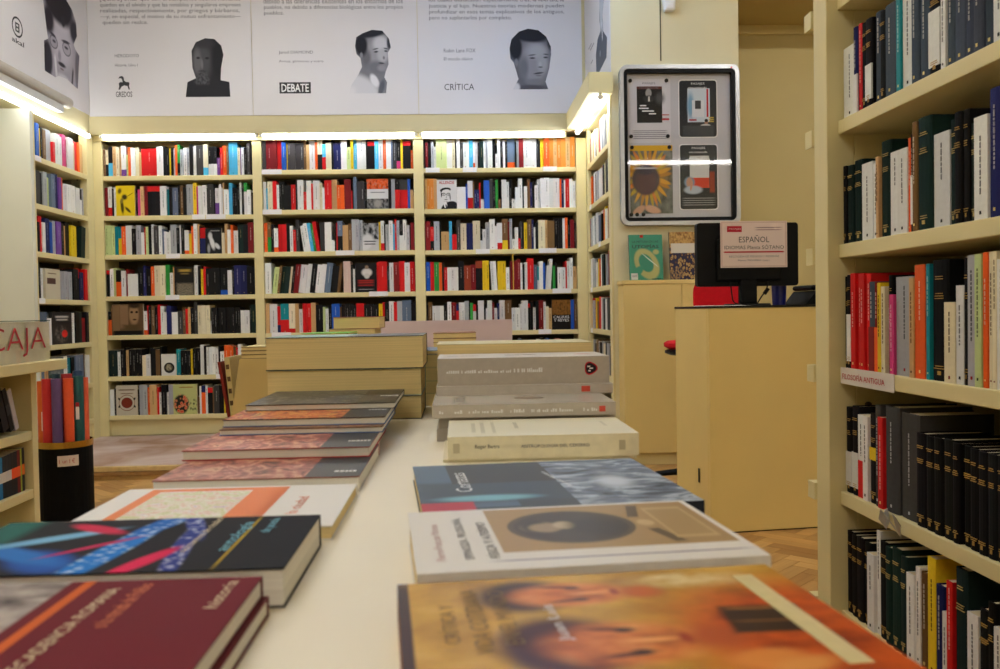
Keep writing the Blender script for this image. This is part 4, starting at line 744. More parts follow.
o = dark_notice('black notice with a white and orange book cover, lower one', .095, .41, [('r', .52, .58, .26, .25, 0, (198,196,192), .005), ('r', .52, .41, .26, .08, 0, (206,62,40), .005), ('e', .5, .79, .03, .02, 0, (90,84,60), .2), ('e', .25, .42, .15, .09, 0, (120,140,160), .3), ('e', .25, .41, .09, .09, 0, (186,140,116), .25), ('e', .35, .3, .26, .07, 0, (170,180,194), .3), ('e', .3, .36, .03, .08, -20, (190,140,116), .2), ('r', .86, .42, .07, .17, 0, (140,50,30), .2)] + [('r', .5, .17-.035*i, .44, .006, 0, (150,150,150), .2) for i in range(4)], 'notice_d')
text('PREMIO', .06, .009, WHITEINK, o, (.10, -.0024, .168), FACE['-y']) if 0 else None
# motion sensor high on the pier
o = thing('alarm_sensor', 'small white alarm sensor high on the pier', 'sensor', (1.33, 5.598, 2.84))
b = MB(); b.prism([(-.035,-.045),(.035,-.045),(.045,.09),(-.045,.09)], 0, .05, M=Matrix.Rotation(R_(90), 4, 'X')); q = put('casing', b.mesh('casing', HOUSING), o); md = q.modifiers.new('b', 'BEVEL'); md.width = .014; md.segments = 3
b = MB(); b.box(-.02, .02, -.0535, -.0495, -.03, .0); put('lens', b.mesh('lens', PAPER), o)
# ================================================================== TABLES
tb = thing('book_table', 'long cream display table covered with books', 'table', (-.07, .7, 0))
part(tb, 'table_top', -.338, .198, -.6, 1.99, .735, .765, TABLEM, .003)
part(tb, 'apron', -.31, .17, -.56, -.54, .64, .735); part(tb, 'apron', -.31, .17, 1.93, 1.95, .64, .735)
part(tb, 'apron', -.31, -.29, -.54, 1.93, .64, .735); part(tb, 'apron', .15, .17, -.54, 1.93, .64, .735)
for x in (-.31, .12):
    for y in (-.56, 1.90): part(tb, 'leg', x, x+.05, y, y+.05, 0, .64)
t2 = thing('display_table', 'second lower cream table behind the long one', 'table', (-.16, 2.7, 0))
part(t2, 'table_top', -.56, .24, 2.18, 3.1, .67, .70, TABLEM, .003)
part(t2, 'apron', -.53, .21, 2.21, 2.23, .58, .67); part(t2, 'apron', -.53, .21, 3.05, 3.07, .58, .67)
for x in (-.53, .16):
    for y in (2.23, 3.0): part(t2, 'leg', x, x+.05, y, y+.05, 0, .67)

def flat_book(label, X0, X1, Y0, Y1, z0, z1, front, col=(220,220,220), pages=None, spine='+y', rot=0, hard=False, grp='books laid flat on the table', back=None, sag=0):
    """book lying flat: boards and spine as one cover, page block as its own part; front cover print on top"""
    W, D, H = X1-X0, Y1-Y0, z1-z0; bt = .0022 if hard else .0011; ins = .003 if hard else .0012
    o = thing('book', label, 'book', ((X0+X1)/2, (Y0+Y1)/2, z0), R_(rot), grp); x, y = W/2, D/2
    b = MB(); b.box(-x, x, -y, y, 0, bt, back or col); b.box(-x, x, -y, y, H-bt, H, col)
    b.quad([(-x,-y,H+.0001),(x,-y,H+.0001),(x,y,H+.0001),(-x,y,H+.0001)], mi=1, uv=[(0,0),(1,0),(1,1),(0,1)])
    sp = {'+y': (-x, x, y-bt, y), '-y': (-x, x, -y, -y+bt), '+x': (x-bt, x, -y, y), '-x': (-x, -x+bt, -y, y)}[spine]
    b.box(*sp, bt, H-bt, col)
    put('cover', b.mesh('cover', [BOOK, front or BOOK], col=True), o)
    e = {k: (bt if k == spine else ins) for k in ('+x', '-x', '+y', '-y')}
    boxobj('pages', -x+e['-x'], x-e['+x'], -y+e['-y'], y-e['+y'], bt, H-bt, pages or PAGES, o)
    return o
def plain(n, col, rough=.4): return print_mat('print_'+n, col, (), rough)
def toptext(o, s, w, h, m, x, y, ang, name='title', bold=0):
    z = max((v.co.z for v in o.children[0].data.vertices))
    return text(s, w, h, m, o, (x, y, z+.0003), (0, 0, R_(ang)), name, bold)

# ---- near column on the aisle side (left of the table)
flat_book('lower maroon paperback under its twin on the table', -.372, -.121, .388, .558, .765, .777, plain('maroon_b', (104, 26, 36)), (104, 26, 36), PWHITE)
o = flat_book('maroon paperback with orange title line and grey picture, topmost', -.372, -.124, .386, .556, .777, .790,
  print_mat('maroon_cover', (106, 26, 38), [('r', .22, .62, .32, .6, 0, {'s': 7, 'd': 6, 'c': [(.3, (70,62,66)), (.7, (196,186,180))]}, .02), ('r', .585, .5, .014, .6, 0, (206,100,44), .2)], .7), (100, 24, 34), PWHITE)
toptext(o, 'LA DECADENCIA ROMANA', .15, .0075, mat('cream_ink', (226, 206, 166), .6, 0), .045, -.082, 90, 'title', .0)
toptext(o, 'o la mirada de Polibio', .075, .009, mat('orange_ink', (222, 110, 44), .6, 0), .062, .0, 90)
toptext(o, 'historia', .05, .008, mat('cream_ink', (226, 206, 166), .6, 0), .112, .026, 90)
def lab(z): return z
o = flat_book('black paperback with blue and red dancing lights on its cover', -.356, -.114, .572, .722, .765, .7905,
  print_mat('lights_cover', (28, 27, 33), [('r', .04, .8, .09, .5, 0, (34,96,90), .5), ('e', .32, .2, .10, .22, 20, (28,84,170), .5), ('e', .20, .35, .07, .3, 40, (40,110,190), .5), ('e', .24, .62, .05, .26, -40, (120,176,214), .5), ('e', .47, .35, .05, .62, -4, {'t': 'v', 's': 26, 'c': [(.1, (206,226,244)), (.45, (30,120,206))]}, .25), ('e', .52, .9, .05, .3, -10, {'t': 'v', 's': 26, 'c': [(.1, (190,214,240)), (.45, (34,104,190))]}, .3), ('e', .67, .3, .032, .5, 5, {'t': 'v', 's': 34, 'c': [(.15, (206,210,236)), (.45, (44,60,140))]}, .3), ('e', .62, .85, .032, .35, 12, {'t': 'v', 's': 34, 'c': [(.15, (196,204,232)), (.45, (44,60,140))]}, .3), ('e', .60, .16, .035, .26, -12, (214,34,84), .3), ('e', .33, .8, .05, .16, 40, (200,44,80), .4), ('e', .40, .45, .02, .22, -30, (190,40,90), .5), ('r', .81, .5, .005, .5, 0, (176,146,40), .3)], .7), (26, 26, 30), PWHITE)
sk = mat('sky_ink', (110, 190, 214), .6, 0)
toptext(o, 'nocturnos de ciudad', .10, .006, mat('cream_ink', (226, 206, 166), .6, 0), .046, -.03, 90, 'title'); toptext(o, 'antología', .085, .011, sk, .076, -.03, 90, 'title'); toptext(o, 'de poesía', .045, .010, sk, .094, .02, 90, 'title')
o = flat_book('white paperback with an orange-framed map on its cover', -.336, -.108, .742, .922, .765, .777,
  print_mat('map_cover', (234, 232, 230), [('r', .41, .5, .30, .47, 0, (226,118,44), .01), ('r', .36, .5, .20, .40, 0, {'s': 14, 'd': 7, 'w': .6, 'c': [(.34, (240,234,222)), (.42, (206,206,150)), (.5, (240,236,228)), (.56, (226,190,170)), (.63, (242,238,232)), (.72, (190,170,200))]}, .01)], .35), (232, 230, 228), PAGES)
om = mat('orange_ink2', (226, 116, 70), .6, 0); toptext(o, 'guía histórica', .13, .014, om, .052, -.07, 90); toptext(o, 'de la ciudad', .10, .010, om, .076, -.07, 90)
# fanned art magazines
def art(n, cs, dark): return print_mat('art_'+n, {'s': 7, 'd': 6, 'w': 1.5, 'm': (1.6, 1, 1), 'o': (len(n)*3.1, n.__hash__() % 7 * 0 + 1, 0), 'c': cs}, [('r', .87, .5, .14, .6, 0, dark, .02)] if dark else [], .3)
ROSE = [(.3, (70,30,30)), (.5, (170,96,84)), (.65, (206,160,130)), (.75, (120,50,46))]
for k, (lab_, x0, x1, y0, z0, z1, m, col, bk) in enumerate((
  ('rose-coloured art paperback lowest in the fanned pile', -.322, -.108, .944, .765, .781, art('rosea', ROSE, (34,36,44)), (150,90,80), (206,200,190)),
  ('rose-coloured art paperback with a red back cover in the fanned pile', -.330, -.110, 1.072, .781, .793, art('roseb', [(a, tuple(min(255, int(v*1.1)) for v in c)) for a, c in ROSE], (30,34,46)), (160,70,70), (170,30,40)),
  ('art paperback with a blue back cover, middle of the fanned pile', -.320, -.105, 1.20, .793, .801, art('bluea', [(.3, (60,40,30)), (.6, (150,100,60))], None), (120,80,60), (30,90,160)),
  ('art paperback with a fiery cover and blue back, upper fanned pile', -.322, -.104, 1.225, .801, .811, art('fire', [(.3, (40,30,26)), (.48, (196,84,34)), (.6, (214,160,80)), (.75, (50,40,40))], (40,40,44)), (70,50,44), (30,90,160)),
  ('dark grey art paperback topmost of the fanned pile', -.316, -.098, 1.33, .811, .820, art('dark', [(.3, (34,34,36)), (.55, (84,84,80)), (.72, (150,146,130))], (60,56,48)), (60,58,56), (60,60,60)))):
    ob = flat_book(lab_, x0, x1, y0, min(y0+.235, 1.565) if k < 4 else 1.56, z0, z1, m, col, PWHITE, '+y', grp='fanned art paperbacks on the table', back=bk)
    W_ = x1-x0; hh = z1-z0+.0003; b = MB(); x = W_*.36; rq = random.Random(k)
    while x < W_*.47:
        w = rq.uniform(.002, .005); b.box(x, x+w, -.09+.02*k, -.082+.02*k, hh-.0002, hh+.0002); x += w+.0012
    put('title_print', b.mesh('title_print', WHITEINK), ob)['kind'] = 'stuff'
# thick stack showing its cream fore-edges
tl = [(190, 222, 216), (58, 72, 84), (60, 70, 78)]
flat_book('bottom thick book of three, cream fore-edge outward', -.335, -.070, 1.585, 1.775, .765, .807, plain('tb0', (70,84,92)), (64, 80, 90), PAGES, '+y', grp='three thick books in a stack')
flat_book('middle thick book of three, cream fore-edge outward', -.338, -.069, 1.582, 1.772, .807, .855, plain('tb1', (66,80,88)), (150, 178, 180), PAGES, '+y', grp='three thick books in a stack')
flat_book('top thick book of three, teal and dark grey cover', -.338, -.065, 1.578, 1.772, .855, .912, print_mat('thick_top', (78, 84, 92), [('r', .2, .5, .32, .6, 0, (150,190,186), .01)], .3), (44, 48, 54), PAGES, '+y', grp='three thick books in a stack')

# ---- column on the counter side (right of the table)
GOLD = {'s': 4, 'd': 6, 'c': [(.3, (158, 112, 32)), (.55, (206, 160, 58)), (.75, (222, 184, 96))]}
HAIR = (64, 36, 24); FLESH = {'s': 7, 'd': 5, 'c': [(.3, (150,70,30)), (.5, (206,118,54)), (.7, (226,156,88))]}
o = flat_book('ochre paperback with two painted heads on its cover', -.033, .198, .370, .5475, .765, .788,
  print_mat('ochre_cover', GOLD, [('e', .92, .35, .36, .55, 0, {'s': 5, 'c': [(.3, (110,30,16)), (.55, (196,84,30)), (.75, (140,44,22))]}, .5), ('e', .74, .88, .16, .09, 0, {'s': 9, 'c': [(.35, (196,150,70)), (.65, (232,214,160))]}, .6),
   ('e', .31, .80, .13, .17, 0, HAIR, .35), ('e', .42, .79, .16, .125, 0, FLESH, .35), ('e', .40, .87, .06, .014, -12, (104,50,26), .7), ('e', .41, .73, .06, .014, 12, (104,50,26), .7), ('e', .435, .855, .022, .018, 0, (60,30,20), .7), ('e', .44, .735, .022, .018, 0, (60,30,20), .7), ('e', .47, .795, .06, .016, 0, (232,160,96), .7), ('e', .535, .795, .014, .035, 0, (150,50,30), .7), ('e', .60, .78, .06, .07, 0, (190,96,40), .6),
   ('e', .34, .36, .15, .25, 0, (74,30,20), .35), ('e', .47, .35, .19, .175, 0, FLESH, .35), ('e', .45, .46, .07, .017, -12, (104,48,26), .7), ('e', .46, .265, .07, .017, 12, (104,48,26), .7), ('e', .485, .445, .026, .022, 0, (56,28,20), .7), ('e', .49, .275, .026, .022, 0, (56,28,20), .7), ('e', .53, .36, .07, .02, 0, (236,166,100), .7), ('e', .605, .36, .016, .045, 0, (150,48,30), .7), ('e', .68, .36, .07, .10, 0, (176,80,36), .6),
   ('r', .82, .47, .095, .12, -6, (52,32,26), .2), ('r', .82, .56, .07, .012, -6, (140,96,50), .5), ('r', .82, .45, .08, .012, -6, (120,80,44), .5), ('e', .73, .18, .09, .07, 20, (216,136,66), .5), ('e', .78, .12, .10, .05, 30, (222,150,80), .6), ('r', .012, .5, .016, .6, 0, (60,30,20), .3)], .3), (150, 96, 40), PAGES, '+y', 5)
b = MB(); b.box(.085, .0975, -.0705, .068, .0232, .0235, (216, 200, 150)); put('cover_strip', b.mesh('cover_strip', BOOK, col=True), o)
dk = mat('olive_ink', (120, 92, 34), .6, 0)
toptext(o, 'CRÍTICA Y', .06, .010, dk, -.086, -.015, 90); toptext(o, 'VIDA COTIDIANA', .10, .010, dk, -.070, -.03, 90); toptext(o, 'EN EL MUNDO', .085, .010, dk, -.055, -.02, 90)
toptext(o, 'Juan Luis', .055, .008, mat('white_ink', (235,235,235)), -.03, -.02, 90)
o = flat_book('white paperback with a brown oval portrait engraving', -.037, .190, .556, .728, .765, .791,
  print_mat('engraving_cover', (230, 226, 220), [('r', .62, .60, .36, .375, 0, (168,138,94), .008), ('e', .52, .60, .21, .29, 0, (86,70,52), .03), ('e', .52, .60, .19, .265, 0, (62,50,40), .06), ('e', .42, .60, .07, .10, 0, (150,126,96), .3), ('e', .40, .62, .05, .14, 0, (52,42,34), .4), ('e', .43, .59, .055, .08, 0, (158,134,102), .3), ('e', .50, .62, .04, .07, 0, (186,166,134), .3), ('e', .60, .58, .10, .17, 0, (46,38,32), .5), ('r', .77, .82, .02, .12, -10, (96,78,56), .2), ('r', .79, .38, .02, .12, 10, (96,78,56), .2), ('e', .77, .60, .03, .06, 0, (196,170,124), .3), ('r', .88, .60, .07, .28, 0, (190,162,116), .03), ('r', .88, .60, .06, .24, 0, (170,142,96), .05), ('r', .6, .115, .38, .007, 0, (96,76,120), .2)], .35), (228, 224, 218), PAGES, '-y', 5)
toptext(o, 'Pierre-François Moreau', .10, .0075, mat('rose_ink', (196, 150, 146), .6, 0), -.092, -.06, 90)
toptext(o, 'SPINOZA. FILOSOFÍA,', .118, .0085, INK, -.074, -.06, 90); toptext(o, 'FÍSICA Y ATEÍSMO', .10, .0085, INK, -.058, -.06, 90)
toptext(o, '⁂', .008, .008, INK, -.058, .058, 90) if 0 else None
o = flat_book('large dark blue paperback with a grey rocky picture half', -.045, .203, .770, 1.005, .765, .781,
  print_mat('bark_cover', (52, 58, 66), [('r', .15, .55, .20, .5, 0, (78,98,120), .02), ('r', .35, .35, .4, .22, 0, (56,66,80), .3), ('r', .36, .80, .22, .28, 0, (50,46,42), .02), ('r', .80, .5, .24, .6, 0, {'s': 6, 'd': 8, 'w': 1, 'm': (1, 2, 1), 'c': [(.3, (40,46,58)), (.5, (110,122,142)), (.62, (186,198,214)), (.75, (70,78,92))]}, .01), ('e', .25, .22, .2, .06, 0, (120,176,190), .5), ('r', .05, .06, .14, .1, 0, (176,40,56), .05), ('e', .78, .45, .08, .14, 0, (206,214,226), .7)], .4, .1), (40, 44, 54), PAGES, '-y', 5)
toptext(o, 'Cortezas', .10, .016, WHITEINK, -.072, -.035, 90); toptext(o, 'Antonio Herrera', .085, .006, WHITEINK, .026, -.03, 100)
toptext(o, 'Diario', .03, .012, WHITEINK, -.112, -.108, 0) if 0 else None
# cream book with its spine outward
o = flat_book('cream paperback with printed spine outward, in front of the grey pile', -.018, .220, 1.108, 1.279, .7688, .797, print_mat('cream_cover', (232, 226, 200), [('r', .14, .5, .012, .3, 0, (206,200,172), .3), ('r', .19, .5, .012, .35, 0, (206,200,172), .3), ('r', .25, .5, .01, .35, 0, (206,200,172), .3), ('r', .38, .6, .012, .2, 0, (196,190,164), .3), ('r', .88, .6, .01, .15, 0, (210,204,178), .3)], .4), (228, 220, 190), PAGES, '-y')
text('Roger Bartra', .03, .006, INK, o, (.0 - .055 - .03, -.0861, .012), FACE['-y'], 'spine_title'); text('ANTROPOLOGÍA DEL CEREBRO', .085, .005, INK2, o, (-.028, -.0861, .013), FACE['-y'], 'spine_title')
for x in (-.112, .094): boxobj('spine_mark', x, x+.008, -.0862, -.0855, .008, .02, mat('pale_ink', (190, 180, 150), .6, 0), o)
flat_book('thin cream booklet under the printed cream paperback', -.024, .218, 1.112, 1.279, .765, .7688, plain('bk', (226,218,190)), (226, 218, 190), PAGES, '-y')
# grey shrink-wrapped pile
GREY = (190, 182, 171)
WRAP = print_mat('wrapped_grey', (200, 193, 183), [('r', .3, .6, .2, .015, 0, (190,186,180), .3), ('e', .55, .45, .09, .12, 0, (140,112,84), .3), ('r', .15, .4, .04, .3, 0, (170,164,156), .5)], .15, .6)
flat_book('bottom grey book of the grey pile', -.036, .222, 1.296, 1.49, .765, .783, plain('g0', GREY), GREY, PWHITE, '-y', grp='grey books in a pile')
flat_book('second grey book up in the grey pile', -.032, .224, 1.300, 1.49, .783, .800, plain('g0', GREY) if 0 else MATS['print_g0'], GREY, PWHITE, '-y', grp='grey books in a pile')
o = flat_book('shrink-wrapped grey book with white spine lettering, middle of the pile', -.042, .222, 1.284, 1.47, .800, .8185, WRAP, (192, 184, 173), PWHITE, '-y', grp='grey books in a pile')
rl = random.Random(5)
def micro(o, x0, x1, y, z, h, m, name='spine_lettering'):
    b = MB(); x = x0
    while x < x1:
        w = rl.uniform(.0014, .0034); hh = h*rl.choice((.7, .7, 1, 1.15)); b.box(x, min(x+w, x1), y, y+.0008, z, z+hh); x += w+(.0008 if rl.random() < .82 else .0035)
    q = put(name, b.mesh(name, m), o); q['kind'] = 'stuff'; return q
for x, w in ((-.122, .006), (-.10, .012), (-.08, .05), (-.02, .02), (.01, .06), (.085, .02)): micro(o, x, x+w, -.0936, .006, .0042, WHITEINK)
boxobj('spine_logo', .108, .117, -.0936, -.093, .005, .013, mat('logo_red', (206, 70, 50), .5, 0), o)
o = flat_book('wrapped grey book with a red mark under the thick grey one', -.039, .242, 1.424, 1.594, .8185, .8335, plain('g3', GREY), (196, 188, 178), PWHITE, '-y', grp='grey books in a pile')
boxobj('spine_logo', .09, .104, -.0856, -.085, .003, .012, mat('logo_red', (206, 70, 50), .5, 0), o)
o = flat_book('thick grey book with a round red emblem on its spine', -.037, .239, 1.440, 1.596, .8335, .877, print_mat('thick_grey', (214, 207, 199), [('r', .5, .55, .1, .05, 0, (90,76,64), .2), ('r', .15, .5, .1, .04, 0, (150,142,134), .4), ('r', .88, .5, .05, .04, 0, (186,60,60), .3)], .6), (186, 177, 165), PWHITE, '-y', grp='grey books in a pile')
micro(o, -.124, -.02, -.0786, .0195, .0045, WHITEINK); micro(o, -.016, .03, -.0786, .0195, .006, WHITEINK)
b = MB(); n = 20
for rr, c, yy in ((.0105, (190,40,50), -.0784), (.0085, (40,28,36), -.0786)):
    b.quad([(.108+rr*math.cos(-2*math.pi*k/n)*(1+.10*math.cos(6*math.pi*k/n)), yy, .024+rr*math.sin(-2*math.pi*k/n)*-1*(1+.10*math.cos(6*math.pi*k/n))) for k in range(n)], c)
for dx, dz, w in ((-.003, .003, .005), (.001, .0, .006), (-.002, -.004, .004)): b.quad([(.108+dx-w/2, -.0788, .024+dz-.001), (.108+dx+w/2, -.0788, .024+dz-.001), (.108+dx+w/2, -.0788, .024+dz+.001), (.108+dx-w/2, -.0788, .024+dz+.001)], (236, 232, 230))
b.f = [tuple(f) for f in b.f]; put('spine_emblem', b.mesh('spine_emblem', BOOK, col=True), o)
CP = (214, 204, 160)
for k, (z0, z1) in enumerate(((.765, .81), (.81, .853), (.853, .8945))): flat_book(('bottom', 'middle', 'top')[k]+' cream-edged book of the pile behind the grey books', -.042, .236, 1.60, 1.775, z0, z1, plain('cp%d' % k, CP), CP, PAGES, '+y', grp='cream-edged books behind the grey pile')
for k, (z0, z1) in enumerate(((.765, .79), (.79, .815), (.815, .842), (.842, .868), (.868, .876))):
    flat_book(['first', 'second', 'third', 'fourth', 'blue-grey covered topmost'][k]+' paperback up in the pile at the table end', -.078, .12, 1.80, 1.975, z0, z1, plain('pe%d' % k, (96, 108, 132) if k == 4 else CP), (120, 128, 146) if k == 4 else (206, 190, 140), PAGES, '+y', grp='pile at the end of the long table')
# ---- second table
blk = thing('display_block', 'tan slanted wooden block on the second table', 'stand', (-.47, 2.3, .70))
b = MB(); b.prism([(-.085, 0), (.06, 0), (.06, .148), (-.062, .148)], -.11, .11, M=Matrix.Rotation(R_(90), 4, 'X')); put('block', b.mesh('block', mat('tan_board', (206, 180, 116), .6, .05, 8)), blk)
for k in range(3): flat_book(['lowest', 'middle', 'topmost'][k]+' small cream book lying on the tan block', -.53, -.412, 2.2, 2.36, .848+k*.0095, .8572+k*.0095, plain('bt%d' % k, (206,186,120)), (120, 96, 60), PAGES, '+y', grp='small cream books on the tan block')
b = MB(); b.box(0, .012, 0, .16, 0, .15, (206, 186, 130), cols={5: (206,186,130)}); 
for zz in (.03, .06, .09, .12): b.quad([(.002, -.0005, zz), (.010, -.0005, zz), (.010, -.0005, zz+.012), (.002, -.0005, zz+.012)], (96, 72, 50))
o = put('book', b.mesh('book', BOOK, col=True), None, (-.5705, 2.25, .7001)); o.rotation_euler = (0, R_(-5), 0); tag(o, 'tan patterned book leaning beside the tan block', 'book', 'books leaning beside the tan block')
b = MB(); b.box(0, .007, 0, .16, 0, .14, (130, 44, 34)); o = put('book', b.mesh('book', BOOK, col=True), None, (-.5785, 2.25, .7001)); o.rotation_euler = (0, R_(-9), 0); tag(o, 'thin red-brown book leaning beside the tan block', 'book', 'books leaning beside the tan block')
for n_, (x0, x1, y0, y1, hs, cols, nm) in enumerate((
  (.055, .21, 2.22, 2.40, [.033, .035, .035, .035, .035], [CP]*4+[(206,206,206)], 'pile with a red-lettered cover'),
  (-.075, .045, 2.50, 2.68, [.034, .034, .034, .033, .033, .012, .015], [CP]*5+[(110,70,50), (150,100,70)], 'pile in front of the pink card'),
  (-.338, -.215, 2.42, 2.60, [.036, .036, .036, .036, .034, .034, .032], [CP]*5+[(186,176,140), (130,50,40)], 'tall cream-edged pile'),
  (-.385, -.27, 2.20, 2.38, [.04, .04, .04, .04, .036, .005, .005], [CP]*5+[(90,120,140), (120,190,60)], 'pile topped by a lime booklet'))):
    z = .70
    for k, h in enumerate(hs):
        fm = plain('pl%d_%d' % (n_, k), cols[k])
        if n_ == 0 and k == 4: fm = print_mat('red_letter_cover', (210, 208, 208), [('r', .45, .5, .4, .2, 0, {'t': 'v', 's': 30, 'c': [(.3, (190,30,36)), (.5, (216,212,212))]}, .1)], .35)
        sh = .012*(k % 2) if k > 4 and n_ == 2 else 0
        flat_book('%s book from the bottom, %s' % (ordn(k), nm), x0-sh, x1-sh, y0, y1, z, z+h, fm, cols[k], PAGES, '+y', grp=nm+' on the second table'); z += h
o = thing('sign_card', 'blank pale pink card standing upright on the second table', 'sign', (-.05, 2.76, .70))
boxobj('card', -.215, .21, -.002, .002, 0, .228, mat('pink_card', (222, 200, 206), .45, .03, 6), o); boxobj('foot', -.08, .08, -.03, .03, 0, .004, GLASS, o)

# ================================================================== COUNTER, MONITOR, CHAIR
ct = thing('counter', 'tall cream service counter with a thin black top', 'counter', (1.04, 3.723, 0), math.atan2(.1227, .9924))
boxobj('front_panel', 0, .95, 0, .02, .004, .952, COUNTERM, ct, .004); boxobj('side_panel', 0, .02, .02, .392, .004, .952, COUNTERM, ct, .004)
boxobj('back_panel', .02, .95, .37, .39, .004, .952, COUNTERM, ct); boxobj('side_panel', .93, .95, .02, .37, .004, .952, COUNTERM, ct)
boxobj('top', -.002, .955, -.002, .394, .952, .961, mat('black_glass_top', (20, 22, 22), .12, 0), ct)
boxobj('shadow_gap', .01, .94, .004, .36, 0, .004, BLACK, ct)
b = MB(); b.box(.0, .012, 0, .002, 0, .06); put('cable_slot', b.mesh('cable_slot', BLACK), ct, (-.003, .11, .2), (0, 0, R_(90)))
mo = thing('monitor', 'black computer monitor seen from behind on the counter', 'monitor', (1.30, 4.02, .961), R_(3))
b = MB(); b.prism(rrect(.47, .285, .014), 0, .035, M=Matrix.Translation((-.235, .02, .088)) @ Matrix.Rotation(R_(90), 4, 'X')); put('rear_shell', b.mesh('rear_shell', BLACK), mo)
boxobj('rear_bulge', -.15, .15, -.036, -.0151, .11, .3, BLACK, mo, .01); boxobj('screen', -.225, .225, .0201, .022, .1, .36, mat('dark_screen', (12, 12, 14), .1, 0), mo)
boxobj('stand_neck', -.043, .035, -.035, 0, .008, .2, BLACK, mo, .006)
b = MB(); b.cyl((0, 0, 0), (0, 0, .009), .105, .1, 28); put('stand_foot', b.mesh('stand_foot', BLACK), mo)
def cable(parent, pts, r, m, name='cable'):
    cu = bpy.data.curves.new(name, 'CURVE'); cu.dimensions = '3D'; s = cu.splines.new('NURBS'); s.points.add(len(pts)-1); s.use_endpoint_u = True; s.order_u = 3
    for p, q in zip(s.points, pts): p.co = (*q, 1)
    cu.bevel_depth = r; cu.bevel_resolution = 2; cu.resolution_u = 6
    ob = bpy.data.objects.new(name, cu); me = bpy.data.meshes.new_from_object(ob); bpy.data.objects.remove(ob); me.materials.clear(); me.materials.append(m)
    return put(name, me, parent)
cable(mo, [(-.09, -.03, .12), (-.088, -.045, .06), (-.085, -.05, .008), (-.05, -.06, .005)], .003, BLACK)
cable(mo, [(.09, -.03, .12), (.08, -.035, .07), (.05, -.04, .04), (.02, -.07, .008)], .003, BLACK)
b = MB(); b.cyl((.084, -.036, .075), (.066, -.037, .052), .009, n=10); put('ferrite_bead', b.mesh('ferrite_bead', BLACK), mo)
sg = thing('paper_sign', 'pale paper sign reading ESPAÑOL taped on the monitor back', 'sign', (1.165, 3.9685, 1.131), R_(3))
sgm = print_mat('sign_paper', (222, 200, 190), [('r', .21, .83, .11, .065, 0, (176,40,56), .01), ('r', .72, .86, .2, .012, 0, (130,110,110), .3), ('r', .72, .81, .2, .012, 0, (150,120,120), .3), ('r', .5, .335, .455, .016, 0, (176,26,36), .05), ('r', .5, .5, .49, .485, 0, (206,180,172), .01), ('r', .5, .5, .472, .46, 0, (224,204,196), .01), ('r', .21, .83, .11, .065, 0, (176,40,56), .01), ('r', .72, .86, .2, .012, 0, (150,130,130), .3), ('r', .72, .81, .2, .012, 0, (170,140,140), .3), ('r', .5, .335, .455, .016, 0, (176,26,36), .05)], .4)
sheet('paper', .308, .207, sgm, sg, (0, 0, 0), FACE['-y'], .0008)
text('PASAJES', .055, .009, mat('rose_white', (226, 190, 190), .6, 0), sg, (.04, -.0014, .167), FACE['-y']); text('ESPAÑOL', .14, .032, INK, sg, (.085, -.0014, .112), FACE['-y']); text('IDIOMAS Planta SÓTANO', .275, .02, INK, sg, (.018, -.0014, .082), FACE['-y'])
text('RECOGIDA DE PEDIDOS Y RESERVAS', .23, .009, INK2, sg, (.04, -.0014, .045), FACE['-y']); text('Planta PRIMERA (izq.)', .145, .010, INK2, sg, (.08, -.0014, .026), FACE['-y'])
for x in (.0, .27): boxobj('tape', x, x+.03, -.0016, -.0009, .196, .207, GLASS, sg)
kb = thing('telephone', 'black desk telephone beside the monitor', 'telephone', (1.60, 4.06, .961), R_(6))
b = MB(); b.prism([(-.07, 0), (.1, 0), (.1, .05), (-.02, .062)], -.11, .11, M=Matrix.Rotation(R_(90), 4, 'X') @ Matrix.Rotation(0, 4, 'Y')); put('body', b.mesh('body', BLACK), kb)
boxobj('handset', -.035, .015, -.1, .1, .064, .088, BLACK, kb, .012)
cp = thing('cup', 'dark blue pen cup behind the monitor edge', 'cup', (1.475, 4.10, .961)); b = MB(); b.cyl((0,0,0), (0,0,.095), .03, .034, 20); put('cup_wall', b.mesh('cup_wall', mat('navy_plastic', (24, 30, 110), .3, 0)), cp)
b = MB(); b.cyl((0,0,.0951), (0,0,.0965), .029, n=20); put('opening', b.mesh('opening', BLACK), cp)
pp = thing('paper_sheets', 'loose white papers lying on the counter', 'paper', (1.15, 3.95, .961), R_(12))
for k in range(3): boxobj('sheet', -.09+.006*k, .12-.004*k, -.06+.01*k, .08, .001*k, .0009+.001*k, PAPER, pp)
RED = mat('red_upholstery', (196, 16, 30), .8, .06, 60, spec=.2)
ch = thing('swivel_chair', 'red upholstered swivel chair behind the counter', 'chair', (1.285, 4.60, 0), R_(143))
def puck(name, r, z0, z1, m, sx=1, sy=1, n=28):
    b = MB(); prof = [(.0, z0), (r*.9, z0), (r, z0+(z1-z0)*.3), (r, z0+(z1-z0)*.7), (r*.93, z1-.004), (.0, z1)]
    for k in range(n):
        a0, a1 = 2*math.pi*k/n, 2*math.pi*(k+1)/n
        for (r0, h0), (r1, h1) in zip(prof, prof[1:]):
            q = [(r0*math.cos(a0)*sx, r0*math.sin(a0)*sy, h0), (r0*math.cos(a1)*sx, r0*math.sin(a1)*sy, h0), (r1*math.cos(a1)*sx, r1*math.sin(a1)*sy, h1), (r1*math.cos(a0)*sx, r1*math.sin(a0)*sy, h1)]
            if r0 == 0: q = q[1:]
            if r1 == 0: q = q[:3]
            b.quad(q)
    return put(name, b.mesh(name, m, smooth=True), ch)
puck('seat_shell', .225, .715, .745, BLACK); puck('seat', .23, .745, .79, RED)
